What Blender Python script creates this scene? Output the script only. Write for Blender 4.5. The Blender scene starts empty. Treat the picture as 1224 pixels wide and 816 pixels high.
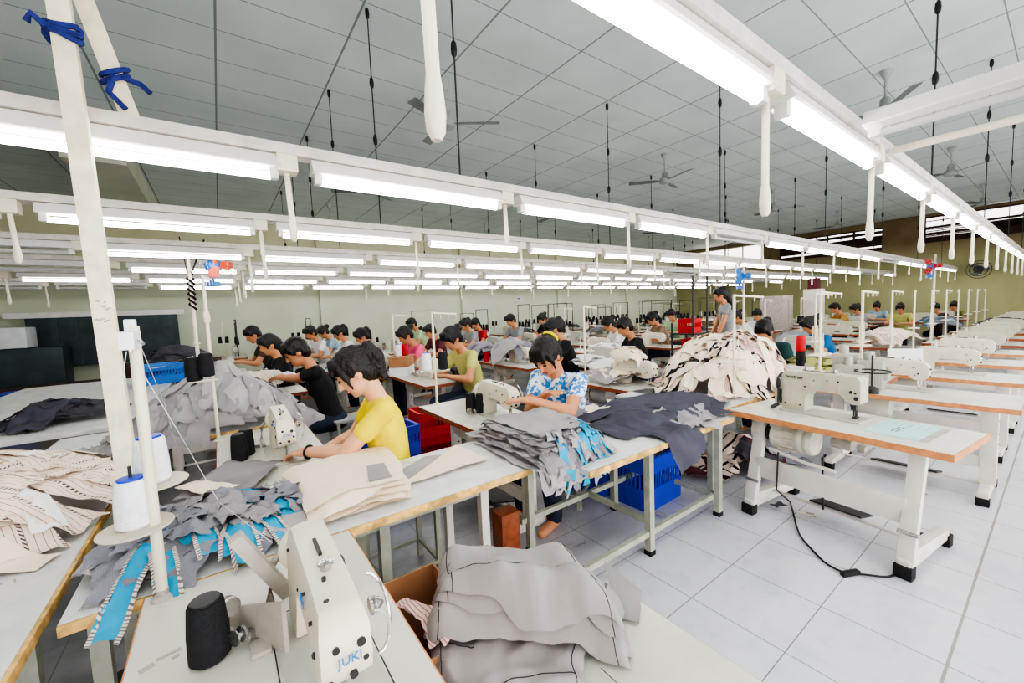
import bpy, bmesh, math, random
from mathutils import Vector, Matrix, noise
R = math.radians
PI = math.pi
S = bpy.context.scene
COL = S.collection
random.seed(7)

# ---------------------------------------------------------------- camera
CH = 1.6
FPX = 482.513
CR = Vector((0.8084024, -0.5871901, -0.0411502))
CU = Vector((0.0782106, 0.0378600, 0.9962177))
CF = Vector((0.5834112, 0.8085631, -0.0765306))
cd = bpy.data.cameras.new('camera')
cam = bpy.data.objects.new('camera', cd)
COL.objects.link(cam)
cd.sensor_fit = 'HORIZONTAL'
cd.sensor_width = 36.0
cd.lens = FPX / 1224 * 36
cd.clip_start = 0.02
cam.matrix_world = Matrix(((CR.x, CU.x, -CF.x, 0), (CR.y, CU.y, -CF.y, 0), (CR.z, CU.z, -CF.z, CH), (0, 0, 0, 1)))
S.camera = cam

def ray(x, y):
    return CF + CR * ((x - 612) / FPX) - CU * ((y - 408) / FPX)
def P(x, y, z):
    d = ray(x, y); t = (z - CH) / d.z
    return Vector((d.x * t, d.y * t, z))
def D(x, y, dep):
    return Vector((0, 0, CH)) + ray(x, y) * dep
def PY(x, y, Y):
    d = ray(x, y)
    return Vector((0, 0, CH)) + d * (Y / d.y)

# ---------------------------------------------------------------- materials
def lin(c):
    c = c / 255
    return c / 12.92 if c <= .04045 else ((c + .055) / 1.055) ** 2.4
def rgb(r, g, b):
    return (lin(r), lin(g), lin(b), 1)
def nodes(name):
    m = bpy.data.materials.new(name); m.use_nodes = True
    nt = m.node_tree
    return m, nt, nt.nodes['Principled BSDF']
def mat(name, col, rough=.6, metal=0, var=.12, vs=6, bump=0, bs=60, spec=.5):
    m, nt, b = nodes(name)
    b.inputs['Roughness'].default_value = rough
    b.inputs['Metallic'].default_value = metal
    b.inputs['Specular IOR Level'].default_value = spec
    tc = nt.nodes.new('ShaderNodeTexCoord')
    if var:
        n = nt.nodes.new('ShaderNodeTexNoise'); n.inputs['Scale'].default_value = vs; n.inputs['Detail'].default_value = 4
        nt.links.new(tc.outputs['Object'], n.inputs['Vector'])
        cr = nt.nodes.new('ShaderNodeValToRGB')
        c0 = tuple(x * (1 - var) for x in col[:3]) + (1,)
        c1 = tuple(min(1, x * (1 + var)) for x in col[:3]) + (1,)
        cr.color_ramp.elements[0].color = c0; cr.color_ramp.elements[0].position = .35
        cr.color_ramp.elements[1].color = c1; cr.color_ramp.elements[1].position = .65
        nt.links.new(n.outputs['Fac'], cr.inputs['Fac'])
        nt.links.new(cr.outputs['Color'], b.inputs['Base Color'])
    else:
        b.inputs['Base Color'].default_value = col
    if bump:
        n2 = nt.nodes.new('ShaderNodeTexNoise'); n2.inputs['Scale'].default_value = bs
        nt.links.new(tc.outputs['Object'], n2.inputs['Vector'])
        bp = nt.nodes.new('ShaderNodeBump'); bp.inputs['Strength'].default_value = bump; bp.inputs['Distance'].default_value = .01
        nt.links.new(n2.outputs['Fac'], bp.inputs['Height'])
        nt.links.new(bp.outputs['Normal'], b.inputs['Normal'])
    return m
def math_node(nt, op, a, b=None, c=None):
    n = nt.nodes.new('ShaderNodeMath'); n.operation = op
    for i, v in enumerate((a, b, c)):
        if v is None: continue
        if isinstance(v, (int, float)): n.inputs[i].default_value = v
        else: nt.links.new(v, n.inputs[i])
    return n.outputs[0]
def mixc(nt, fac, a, b):
    n = nt.nodes.new('ShaderNodeMix'); n.data_type = 'RGBA'
    if isinstance(fac, (int, float)): n.inputs[0].default_value = fac
    else: nt.links.new(fac, n.inputs[0])
    for k, v in ((6, a), (7, b)):
        if isinstance(v, tuple): n.inputs[k].default_value = v
        else: nt.links.new(v, n.inputs[k])
    return n.outputs[2]
def noise_fac(nt, vec, scale, lo, hi, detail=5):
    n = nt.nodes.new('ShaderNodeTexNoise'); n.inputs['Scale'].default_value = scale; n.inputs['Detail'].default_value = detail
    nt.links.new(vec, n.inputs['Vector'])
    mr = nt.nodes.new('ShaderNodeMapRange'); mr.inputs[1].default_value = lo; mr.inputs[2].default_value = hi
    nt.links.new(n.outputs['Fac'], mr.inputs[0])
    return mr.outputs[0]
def grid_lines(nt, vec, ox, oy, px, py, wx, wy):
    s = nt.nodes.new('ShaderNodeSeparateXYZ'); nt.links.new(vec, s.inputs[0])
    out = []
    for o, p, w, k in ((ox, px, wx, 0), (oy, py, wy, 1)):
        t = math_node(nt, 'ADD', s.outputs[k], -o + 100 * p)
        t = math_node(nt, 'DIVIDE', t, p)
        t = math_node(nt, 'FRACT', math_node(nt, 'ADD', t, .5))
        t = math_node(nt, 'ABSOLUTE', math_node(nt, 'SUBTRACT', t, .5))
        out.append(math_node(nt, 'LESS_THAN', t, w / p / 2))
    return math_node(nt, 'MAXIMUM', out[0], out[1])
def floor_mat():
    m, nt, b = nodes('white_tile_floor')
    g = nt.nodes.new('ShaderNodeTexCoord').outputs['Object']
    line = grid_lines(nt, g, 1.965, 1.151, .4535, .4485, .005, .005)
    wide = grid_lines(nt, g, 1.965 - .4535 / 2, .2530, 99., .897 * 4, .0, .011)
    base = mixc(nt, noise_fac(nt, g, 3.5, .5, .75, 8), rgb(216, 216, 224), rgb(200, 201, 212))
    fine = mixc(nt, noise_fac(nt, g, 14, .55, .75, 6), base, rgb(202, 203, 212))
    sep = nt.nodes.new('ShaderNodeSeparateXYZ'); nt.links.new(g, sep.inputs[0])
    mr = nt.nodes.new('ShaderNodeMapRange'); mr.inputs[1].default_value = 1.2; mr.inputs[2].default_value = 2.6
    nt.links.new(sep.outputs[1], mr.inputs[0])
    grime_shade = math_node(nt, 'MULTIPLY', mr.outputs[0], noise_fac(nt, g, 1.7, .2, .62, 8))  # grime, together with the shade under the tables painted into the colour
    base2 = mixc(nt, math_node(nt, 'MULTIPLY', grime_shade, .9), fine, rgb(96, 98, 100))
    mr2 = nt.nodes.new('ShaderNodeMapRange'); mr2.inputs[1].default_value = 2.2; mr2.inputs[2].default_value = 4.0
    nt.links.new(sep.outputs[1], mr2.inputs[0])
    base2 = mixc(nt, math_node(nt, 'MULTIPLY', mr2.outputs[0], .6), base2, rgb(92, 92, 92))  # dimness of the far hall painted in: floor darkens with distance
    b1 = mixc(nt, line, base2, rgb(122, 122, 128))
    b2 = mixc(nt, wide, b1, rgb(150, 146, 140))
    nt.links.new(b2, b.inputs['Base Color'])
    b.inputs['Roughness'].default_value = .28
    return m
def ceil_mat():
    m, nt, b = nodes('ceiling_tiles')
    g = nt.nodes.new('ShaderNodeTexCoord').outputs['Object']
    line = grid_lines(nt, g, 2.531, 3.485, 1.163, .5925, .022, .012)
    base = mixc(nt, noise_fac(nt, g, .9, .35, .65, 3), rgb(204, 213, 212), rgb(191, 202, 202))
    nt.links.new(mixc(nt, line, base, rgb(128, 137, 136)), b.inputs['Base Color'])
    b.inputs['Roughness'].default_value = .8
    return m
def wall_mat(name, lo, hi, z0, z1, stain):
    m, nt, b = nodes(name)
    g = nt.nodes.new('ShaderNodeTexCoord').outputs['Object']
    sep = nt.nodes.new('ShaderNodeSeparateXYZ'); nt.links.new(g, sep.inputs[0])
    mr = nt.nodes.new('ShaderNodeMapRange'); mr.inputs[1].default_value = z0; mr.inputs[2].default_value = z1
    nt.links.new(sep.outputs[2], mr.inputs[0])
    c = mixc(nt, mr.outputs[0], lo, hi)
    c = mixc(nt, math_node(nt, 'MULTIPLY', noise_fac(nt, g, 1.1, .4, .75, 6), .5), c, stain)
    nt.links.new(c, b.inputs['Base Color']); b.inputs['Roughness'].default_value = .85
    return m
def stripe_mat(name, base, dark, period, duty, axis=0, second=None):
    m, nt, b = nodes(name)
    tc = nt.nodes.new('ShaderNodeTexCoord')
    s = nt.nodes.new('ShaderNodeSeparateXYZ'); nt.links.new(tc.outputs['UV'], s.inputs[0])
    t = math_node(nt, 'FRACT', math_node(nt, 'DIVIDE', s.outputs[axis], period))
    l = math_node(nt, 'LESS_THAN', t, duty)
    c = mixc(nt, noise_fac(nt, tc.outputs['Object'], 7, .35, .7), base, tuple(x * .86 for x in base[:3]) + (1,))
    c = mixc(nt, l, c, dark)
    if second:
        # a zigzag braid band every second period
        z = math_node(nt, 'FRACT', math_node(nt, 'ADD', math_node(nt, 'DIVIDE', s.outputs[1 - axis], .012), math_node(nt, 'DIVIDE', s.outputs[axis], .02)))
        band = math_node(nt, 'GREATER_THAN', math_node(nt, 'FRACT', math_node(nt, 'DIVIDE', s.outputs[axis], period * 4)), .88)
        c = mixc(nt, math_node(nt, 'MULTIPLY', band, math_node(nt, 'LESS_THAN', z, .5)), c, second)
    nt.links.new(c, b.inputs['Base Color']); b.inputs['Roughness'].default_value = .9
    return m
def cloth_mat(name, col, var=.18, weave=.35):
    m, nt, b = nodes(name)
    tc = nt.nodes.new('ShaderNodeTexCoord')
    s = nt.nodes.new('ShaderNodeSeparateXYZ'); nt.links.new(tc.outputs['UV'], s.inputs[0])
    w1 = math_node(nt, 'FRACT', math_node(nt, 'DIVIDE', s.outputs[0], .007))
    w2 = math_node(nt, 'FRACT', math_node(nt, 'DIVIDE', s.outputs[1], .007))
    l = math_node(nt, 'MAXIMUM', math_node(nt, 'LESS_THAN', w1, .16), math_node(nt, 'LESS_THAN', w2, .16))
    dk = tuple(x * (1 - var) for x in col[:3]) + (1,)
    c = mixc(nt, noise_fac(nt, tc.outputs['Object'], 5, .35, .68), col, dk)
    c = mixc(nt, math_node(nt, 'MULTIPLY', l, weave * .6), c, tuple(x * .55 for x in col[:3]) + (1,))
    nt.links.new(c, b.inputs['Base Color']); b.inputs['Roughness'].default_value = .92
    b.inputs['Specular IOR Level'].default_value = .15
    return m
def flower_mat():
    m, nt, b = nodes('blue_flower_print')
    tc = nt.nodes.new('ShaderNodeTexCoord')
    v = nt.nodes.new('ShaderNodeTexVoronoi'); v.inputs['Scale'].default_value = 24
    nt.links.new(tc.outputs['Object'], v.inputs['Vector'])
    n = noise_fac(nt, tc.outputs['Object'], 30, .38, .5, 3)
    f = math_node(nt, 'MULTIPLY', math_node(nt, 'LESS_THAN', v.outputs['Distance'], .62), n)
    c = mixc(nt, f, rgb(232, 240, 248), rgb(52, 132, 205))
    nt.links.new(c, b.inputs['Base Color']); b.inputs['Roughness'].default_value = .9
    return m
def emit(name, col, st):
    m, nt, b = nodes(name)
    b.inputs['Base Color'].default_value = (.9, .9, .9, 1)
    b.inputs['Emission Color'].default_value = col; b.inputs['Emission Strength'].default_value = st
    return m
M = {}
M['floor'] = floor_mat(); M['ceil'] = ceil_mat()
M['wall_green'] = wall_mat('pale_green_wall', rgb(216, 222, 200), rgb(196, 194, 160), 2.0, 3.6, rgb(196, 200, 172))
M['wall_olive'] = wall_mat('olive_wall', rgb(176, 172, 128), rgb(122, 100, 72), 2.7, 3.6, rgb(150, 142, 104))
M['wall_plain'] = mat('plain_wall', rgb(200, 200, 185), .85, var=.06, vs=1.5)
M['tube'] = emit('lit_tube', (1, .99, .97, 1), 25)
M['tube_off'] = mat('unlit_tube', rgb(196, 196, 194), .35, var=.03)
M['lamp_white'] = mat('lamp_housing', rgb(232, 228, 226), .4, var=.05)
M['rail'] = mat('rail_paint', rgb(214, 206, 198), .5, var=.12, vs=9)
M['pipe'] = mat('pipe_cream', rgb(230, 222, 200), .45, var=.08)
M['wood_paint'] = mat('painted_post', rgb(240, 230, 200), .6, var=.1, vs=14)
M['dark'] = mat('dark_metal', rgb(48, 48, 48), .5, var=.1)
M['black'] = mat('black_plastic', rgb(18, 18, 20), .45, var=.1)
M['rubber'] = mat('black_rubber', rgb(24, 24, 26), .7, var=.1)
M['fan'] = mat('fan_grey', rgb(150, 154, 152), .5, var=.1)
M['fan_dark'] = mat('fan_blade', rgb(104, 110, 108), .5, var=.1)
M['laminate'] = mat('white_laminate', rgb(212, 210, 198), .32, var=.07, vs=5)
M['laminate_far'] = mat('dimmed_laminate', rgb(176, 175, 164), .45, var=.12, vs=5)  # white laminate darkened, so the far hall's dimness sits in the colour
M['laminate_worn'] = mat('worn_grey_laminate', rgb(216, 216, 214), .4, var=.1, vs=8)
M['edge_brown'] = mat('brown_edge', rgb(146, 76, 44), .5, var=.2, vs=20)
M['edge_tan'] = mat('tan_edge', rgb(206, 140, 90), .5, var=.15, vs=20)
M['edge_worn'] = mat('chipped_wood_edge', rgb(212, 172, 104), .7, var=.35, vs=18)
M['leg_white'] = mat('leg_white', rgb(222, 214, 206), .5, var=.08)
M['leg_green'] = mat('leg_greygreen', rgb(166, 168, 152), .5, var=.14, vs=12)
M['steel'] = mat('bright_steel', rgb(190, 190, 188), .25, metal=.9, var=.05)
M['cast'] = mat('machine_cream', rgb(226, 217, 198), .35, var=.06, vs=10)
M['cast2'] = mat('machine_beige', rgb(190, 186, 166), .4, var=.07, vs=10)
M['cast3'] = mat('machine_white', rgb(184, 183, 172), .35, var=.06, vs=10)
M['motor'] = mat('motor_paint', rgb(206, 200, 184), .45, var=.1, vs=12)
M['blue_txt'] = mat('blue_lettering', rgb(60, 130, 200), .5, var=0)
M['black_txt'] = mat('black_lettering', rgb(30, 30, 30), .5, var=0)
M['guard'] = mat('guard_greybeige', rgb(176, 168, 158), .45, var=.12, vs=14)
M['white_thread'] = mat('white_thread', rgb(236, 238, 246), .7, var=.06, vs=40, bump=.4, bs=160)
M['black_thread'] = mat('black_thread', rgb(26, 27, 32), .8, var=.2, vs=60, bump=.4, bs=160)
M['red_thread'] = mat('red_thread', rgb(190, 24, 36), .7, var=.1, vs=40)
M['disc'] = mat('beige_disc', rgb(206, 196, 174), .5, var=.08)
M['blue_plastic'] = mat('blue_plastic', rgb(24, 62, 196), .4, var=.08)
M['lightblue_plastic'] = mat('sky_blue_plastic', rgb(40, 120, 210), .4, var=.08)
M['red_plastic'] = mat('red_plastic', rgb(196, 22, 30), .4, var=.08)
M['white_plastic'] = mat('white_plastic', rgb(225, 228, 232), .45, var=.05)
M['skin'] = mat('skin', rgb(228, 172, 138), .55, var=.05, vs=8)
M['skin_tan'] = mat('skin_tan', rgb(200, 138, 100), .55, var=.05, vs=8)
M['lips'] = mat('lips', rgb(176, 86, 84), .5, var=0)
M['hair'] = mat('black_hair', rgb(17, 13, 13), .5, var=.3, vs=50, bump=.6, bs=90)
M['hair_brown'] = mat('dark_brown_hair', rgb(24, 14, 15), .5, var=.35, vs=50, bump=.6, bs=90)
M['yellow_shirt'] = mat('yellow_shirt', rgb(240, 218, 20), .9, var=.07, vs=7, bump=.25, bs=12)
M['flower'] = flower_mat()
M['black_shirt'] = mat('black_shirt', rgb(24, 24, 28), .9, var=.15, bump=.25, bs=14)
M['jeans'] = mat('dark_jeans', rgb(36, 42, 62), .9, var=.15, bump=.2, bs=30)
M['g_cloth'] = cloth_mat('grey_cloth', rgb(176, 170, 172), weave=.5)
M['g_cloth2'] = cloth_mat('mid_grey_cloth', rgb(158, 152, 156), weave=.6)
M['g_trouser'] = cloth_mat('warm_grey_trouser_cloth', rgb(166, 159, 157), var=.16, weave=.1)
M['g_plaid'] = cloth_mat('grey_plaid_cloth', rgb(150, 150, 160), var=.3, weave=.8)
M['slate'] = cloth_mat('slate_cloth', rgb(84, 84, 96), weave=.3)
M['plaid_dark'] = cloth_mat('charcoal_plaid_cloth', rgb(88, 86, 94), var=.4, weave=.9)
M['cream_cloth'] = cloth_mat('cream_cloth', rgb(250, 232, 208), var=.06, weave=.05)
M['turq'] = cloth_mat('turquoise_cloth', rgb(48, 168, 210), var=.2, weave=.1)
M['stripe'] = stripe_mat('cream_striped_cloth', rgb(242, 222, 204), rgb(140, 100, 94), .022, .09, 0, rgb(96, 80, 78))
M['stripe_dark'] = stripe_mat('cream_dark_striped_cloth', rgb(240, 218, 204), rgb(30, 24, 24), .09, .26)
M['stripe_pink'] = stripe_mat('cream_pink_striped_cloth', rgb(240, 212, 200), rgb(186, 120, 120), .014, .25)
M['braid'] = stripe_mat('braided_trim', rgb(220, 212, 204), rgb(120, 108, 108), .008, .42, 1)
M['seam'] = mat('seam_thread', rgb(48, 44, 48), .9, var=0)
M['paper'] = mat('white_paper', rgb(236, 236, 238), .8, var=.03)
M['teal_paper'] = mat('pale_teal_paper', rgb(176, 222, 222), .5, var=.06, vs=8)
M['teal_ink'] = mat('dark_teal_ink', rgb(70, 110, 116), .7, var=0)
M['carton'] = mat('brown_carton', rgb(178, 128, 92), .85, var=.12)
M['tarp'] = mat('blue_black_sheet', rgb(52, 66, 72), .5, var=.25, vs=3, bump=.4, bs=6)
M['blue_tie'] = mat('navy_rag', rgb(44, 54, 130), .85, var=.3, vs=30)
M['orange'] = mat('orange_blade', rgb(206, 74, 44), .5, var=.1)
M['stool'] = mat('grey_stool_top', rgb(146, 146, 142), .6, var=.12)
M['vinyl'] = mat('black_vinyl', rgb(62, 60, 58), .5, var=.2, bump=.4, bs=20)
M['win_dark'] = mat('louvre_brown', rgb(64, 40, 32), .7, var=.2)
M['glass_pane'] = emit('bright_daylight_pane', (1, .93, .86, 1), 2.2)
for nm, c in dict(white=(220, 222, 222), lightblue=(140, 168, 186), pink=(230, 84, 130), grey=(140, 144, 146), maroon=(96, 40, 52), red=(176, 36, 44), khaki=(134, 112, 90),
                  blue=(36, 98, 150), orange=(170, 128, 66), palegreen=(168, 190, 150), yellowgreen=(188, 184, 112), teal=(36, 70, 74), brown=(84, 62, 54), olive=(112, 116, 70)).items():
    M['s_' + nm] = mat(nm + '_shirt', rgb(*c), .9, var=.12, bump=.25, bs=14)
# ---------------------------------------------------------------- mesh building
class MB:
    def __init__(s): s.v = []; s.f = []; s.uv = None
    def add(s, vs, fs):
        o = len(s.v); s.v += [Vector(v) for v in vs]; s.f += [tuple(i + o for i in f) for f in fs]; return s
    def box(s, c, d, rot=None):
        c = Vector(c); h = Vector(d) / 2
        vs = [Vector((x, y, z)) for x in (-h.x, h.x) for y in (-h.y, h.y) for z in (-h.z, h.z)]
        if rot is not None: vs = [rot @ v for v in vs]
        return s.add([v + c for v in vs], [(0, 1, 3, 2), (4, 6, 7, 5), (0, 4, 5, 1), (2, 3, 7, 6), (0, 2, 6, 4), (1, 5, 7, 3)])
    def bb(s, x0, x1, y0, y1, z0, z1):
        return s.box(((x0 + x1) / 2, (y0 + y1) / 2, (z0 + z1) / 2), (x1 - x0, y1 - y0, z1 - z0))
    def bar(s, a, b, w, h, up=Vector((0, 0, 1))):
        a = Vector(a); b = Vector(b); d = (b - a); L = d.length; d.normalize()
        if abs(d.dot(up)) > .98: up = Vector((1, 0, 0))
        x = d.cross(up).normalized(); z = x.cross(d)
        rot = Matrix((x, d, z)).transposed()
        return s.box((a + b) / 2, (w, L, h), rot)
    def ring(s, c, ax, r, n, ry=None, up=None):
        ax = Vector(ax).normalized()
        u = Vector(up) if up is not None else (Vector((0, 0, 1)) if abs(ax.z) < .9 else Vector((1, 0, 0)))
        x = u.cross(ax).normalized(); y = ax.cross(x)
        ry = r if ry is None else ry
        o = len(s.v)
        s.v += [Vector(c) + x * (r * math.cos(2 * PI * i / n)) + y * (ry * math.sin(2 * PI * i / n)) for i in range(n)]
        return [o + i for i in range(n)]
    def skin(s, rings, cap=True):
        n = len(rings[0])
        for a, b in zip(rings, rings[1:]):
            for i in range(n): s.f.append((a[i], a[(i + 1) % n], b[(i + 1) % n], b[i]))
        if cap:
            s.f.append(tuple(reversed(rings[0]))); s.f.append(tuple(rings[-1]))
        return s
    def cyl(s, a, b, r0, r1=None, n=12):
        r1 = r0 if r1 is None else r1
        ax = Vector(b) - Vector(a)
        return s.skin([s.ring(a, ax, r0, n), s.ring(b, ax, r1, n)])
    def lathe(s, prof, c=(0, 0, 0), ax=(0, 0, 1), n=16):
        c = Vector(c); ax = Vector(ax).normalized()
        return s.skin([s.ring(c + ax * h, ax, max(r, 1e-4), n) for r, h in prof])
    def tube(s, pts, r, n=8):
        pts = [Vector(p) for p in pts]; rr = []
        for i, p in enumerate(pts):
            t = pts[min(i + 1, len(pts) - 1)] - pts[max(i - 1, 0)]
            rr.append(s.ring(p, t, r[i] if isinstance(r, (list, tuple)) else r, n))
        return s.skin(rr)
    def prism(s, poly, a, b, axis='y'):
        """poly of (p,q); extruded along axis between a and b. axis y -> (x,z), x -> (y,z), z -> (x,y)"""
        n = len(poly)
        def mk(p, q, t): return {'y': (p, t, q), 'x': (t, p, q), 'z': (p, q, t)}[axis]
        vs = [mk(p, q, a) for p, q in poly] + [mk(p, q, b) for p, q in poly]
        fs = [tuple(range(n)), tuple(range(2 * n - 1, n - 1, -1))] + [(i, i + n, (i + 1) % n + n, (i + 1) % n) for i in range(n)]
        return s.add(vs, fs)
    def ell(s, c, rad, rot=None, n=14, m=9):
        c = Vector(c); rings = []
        for j in range(1, m):
            th = PI * j / m; o = len(s.v)
            for i in range(n):
                ph = 2 * PI * i / n
                v = Vector((rad[0] * math.sin(th) * math.cos(ph), rad[1] * math.sin(th) * math.sin(ph), -rad[2] * math.cos(th)))
                if rot is not None: v = rot @ v
                s.v.append(c + v)
            rings.append([o + i for i in range(n)])
        s.skin(rings, cap=False)
        a = Vector((0, 0, -rad[2])); b = -a
        if rot is not None: a = rot @ a; b = rot @ b
        ia = len(s.v); s.v += [c + a, c + b]
        for i in range(n):
            s.f.append((ia, rings[0][(i + 1) % n], rings[0][i])); s.f.append((ia + 1, rings[-1][i], rings[-1][(i + 1) % n]))
        return s
    def cap(s, a, b, r0, r1=None, n=12):
        """tapered capsule"""
        a = Vector(a); b = Vector(b); r1 = r0 if r1 is None else r1
        d = (b - a); d = d.normalized() if d.length > 1e-6 else Vector((0, 0, 1))
        rr = []
        for k in range(4):
            t = -PI / 2 + PI / 2 * (k + .35) / 4
            rr.append(s.ring(a + d * (r0 * math.sin(t)), d, r0 * math.cos(t), n))
        for k in range(4):
            t = PI / 2 * (k + .25) / 4
            rr.append(s.ring(b + d * (r1 * math.sin(t)), d, r1 * math.cos(t), n))
        return s.skin(rr)
    def mesh(s, name, bevel=0, smooth=40):
        me = bpy.data.meshes.new(name)
        me.from_pydata([tuple(v) for v in s.v], [], s.f)
        bm = bmesh.new(); bm.from_mesh(me)
        bmesh.ops.recalc_face_normals(bm, faces=bm.faces)
        if bevel:
            es = [e for e in bm.edges if len(e.link_faces) == 2 and e.calc_face_angle(0) > R(35)]
            bmesh.ops.bevel(bm, geom=es, offset=bevel, segments=2, profile=.7, affect='EDGES', clamp_overlap=True)
        bm.to_mesh(me); bm.free()
        if smooth:
            me.shade_smooth(); me.set_sharp_from_angle(angle=R(smooth))
        return me
    def build(s, name, m, parent=None, bevel=0, smooth=40, label=None):
        return link(name, s.mesh(name, bevel, smooth), m, parent, label)
KIDS = {}
def link(name, me, m, parent=None, label=None):
    if isinstance(m, str): m = M[m]
    me.materials.clear(); me.materials.append(m)
    o = bpy.data.objects.new(name, me); COL.objects.link(o)
    if parent is not None:
        o.parent = parent; KIDS.setdefault(parent.name, []).append(o)
    if label: o['label'] = label
    return o
USED = {}
def tag(o, label, cat, group=None):
    o['label'] = label; o['category'] = cat
    if group: o['group'] = group
    USED.setdefault(label, []).append(o.name)
    return o
def thing(name, label, cat, loc=(0, 0, 0), rz=0, group=None):
    o = bpy.data.objects.new(name, None); COL.objects.link(o)
    o.empty_display_size = .05
    o.location = loc; o.rotation_euler = (0, 0, rz)
    return tag(o, label, cat, group)
def copy_tree(o, parent=None):
    c = o.copy(); COL.objects.link(c)
    if parent is not None:
        c.parent = parent; KIDS.setdefault(parent.name, []).append(c)
    for ch in KIDS.get(o.name, []): copy_tree(ch, c)
    return c
def family(o):
    out = [o]
    for ch in KIDS.get(o.name, []): out += family(ch)
    return out
def dup(o, label, loc, rz=0, group=None, swap=None):
    c = copy_tree(o); c.location = loc; c.rotation_euler = (0, 0, rz)
    c['label'] = label
    if group: c['group'] = group
    USED.setdefault(label, []).append(c.name)
    if swap:
        for ch in family(c):
            k = ch.name.split('.')[0]
            if k in swap and ch.type == 'MESH':
                ch.material_slots[0].link = 'OBJECT'; ch.material_slots[0].material = M[swap[k]]
    return c
def structure(o): o['kind'] = 'structure'; return o
ORD = ['zeroth', 'first', 'second', 'third', 'fourth', 'fifth', 'sixth', 'seventh', 'eighth', 'ninth', 'tenth', 'eleventh', 'twelfth', 'thirteenth', 'fourteenth', 'fifteenth', 'sixteenth', 'seventeenth', 'eighteenth']
def text_mesh(txt, size, depth=.001):
    cu = bpy.data.curves.new('lettering', 'FONT'); cu.body = txt; cu.size = size; cu.extrude = depth; cu.align_x = 'CENTER'; cu.align_y = 'CENTER'
    cu.resolution_u = 2
    o = bpy.data.objects.new('lettering', cu); COL.objects.link(o)
    dg = bpy.context.evaluated_depsgraph_get()
    me = bpy.data.meshes.new_from_object(o.evaluated_get(dg))
    bpy.data.objects.remove(o); bpy.data.curves.remove(cu)
    return me
def remesh(mb, voxel, it=4, disp=0, dscale=40):
    me0 = mb.mesh('tmp', 0, 0)
    o = bpy.data.objects.new('tmp', me0); COL.objects.link(o)
    r = o.modifiers.new('r', 'REMESH'); r.mode = 'VOXEL'; r.voxel_size = voxel
    s = o.modifiers.new('s', 'SMOOTH'); s.iterations = it; s.factor = .5
    dg = bpy.context.evaluated_depsgraph_get()
    me = bpy.data.meshes.new_from_object(o.evaluated_get(dg))
    bpy.data.objects.remove(o); bpy.data.meshes.remove(me0)
    if disp:
        nor = [v.normal.copy() for v in me.vertices]
        for v, n in zip(me.vertices, nor):
            p = v.co
            v.co = p + n * (disp * noise.noise(Vector((p.x * dscale, p.y * dscale, p.z * dscale * .35))))
    me.shade_smooth()
    return me
# ---------------------------------------------------------------- room shell
X0, X1, Y0, Y1, ZC = -5.0, 22.2, -4.2, 13.8, 4.6
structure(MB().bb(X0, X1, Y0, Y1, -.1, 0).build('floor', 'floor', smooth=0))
structure(MB().bb(X0, X1, Y0, Y1, ZC, ZC + .1).build('ceiling', 'ceil', smooth=0))
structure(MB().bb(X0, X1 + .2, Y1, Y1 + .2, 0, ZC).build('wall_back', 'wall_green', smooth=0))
structure(MB().bb(X0 - .2, X0, Y0, Y1, 0, ZC).build('wall_left', 'wall_plain', smooth=0))
# right wall with three long clerestory openings
WIN = [(9.15, 12.75, 3.30, 4.42), (4.60, 8.35, 3.42, 4.36), (-1.6, 3.40, 3.52, 4.50)]
mb = MB(); mb.bb(X1, X1 + .2, Y0, Y1, 0, 3.30)
ys = Y1
for (a, b, z0, z1) in WIN:
    mb.bb(X1, X1 + .2, b, ys, 3.30, ZC)
    if z0 > 3.30: mb.bb(X1, X1 + .2, a, b, 3.30, z0)
    mb.bb(X1, X1 + .2, a, b, z1, ZC); ys = a
mb.bb(X1, X1 + .2, Y0, ys, 3.30, ZC)
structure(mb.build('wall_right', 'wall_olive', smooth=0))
# front wall behind the camera with wide doors to the daylight
mb = MB(); ya, yb = Y0 - .2, Y0
FW = [(-2.0, 2.6, 0.0, 3.2), (4.5, 9.5, 0.0, 3.2), (12, 17, .9, 3.2)]
xs = X0
for (a, b, z0, z1) in FW:
    mb.bb(xs, a, ya, yb, 0, ZC)
    if z0: mb.bb(a, b, ya, yb, 0, z0)
    mb.bb(a, b, ya, yb, z1, ZC); xs = b
mb.bb(xs, X1 + .2, ya, yb, 0, ZC)
structure(mb.build('wall_front', 'wall_plain', smooth=0))
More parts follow.
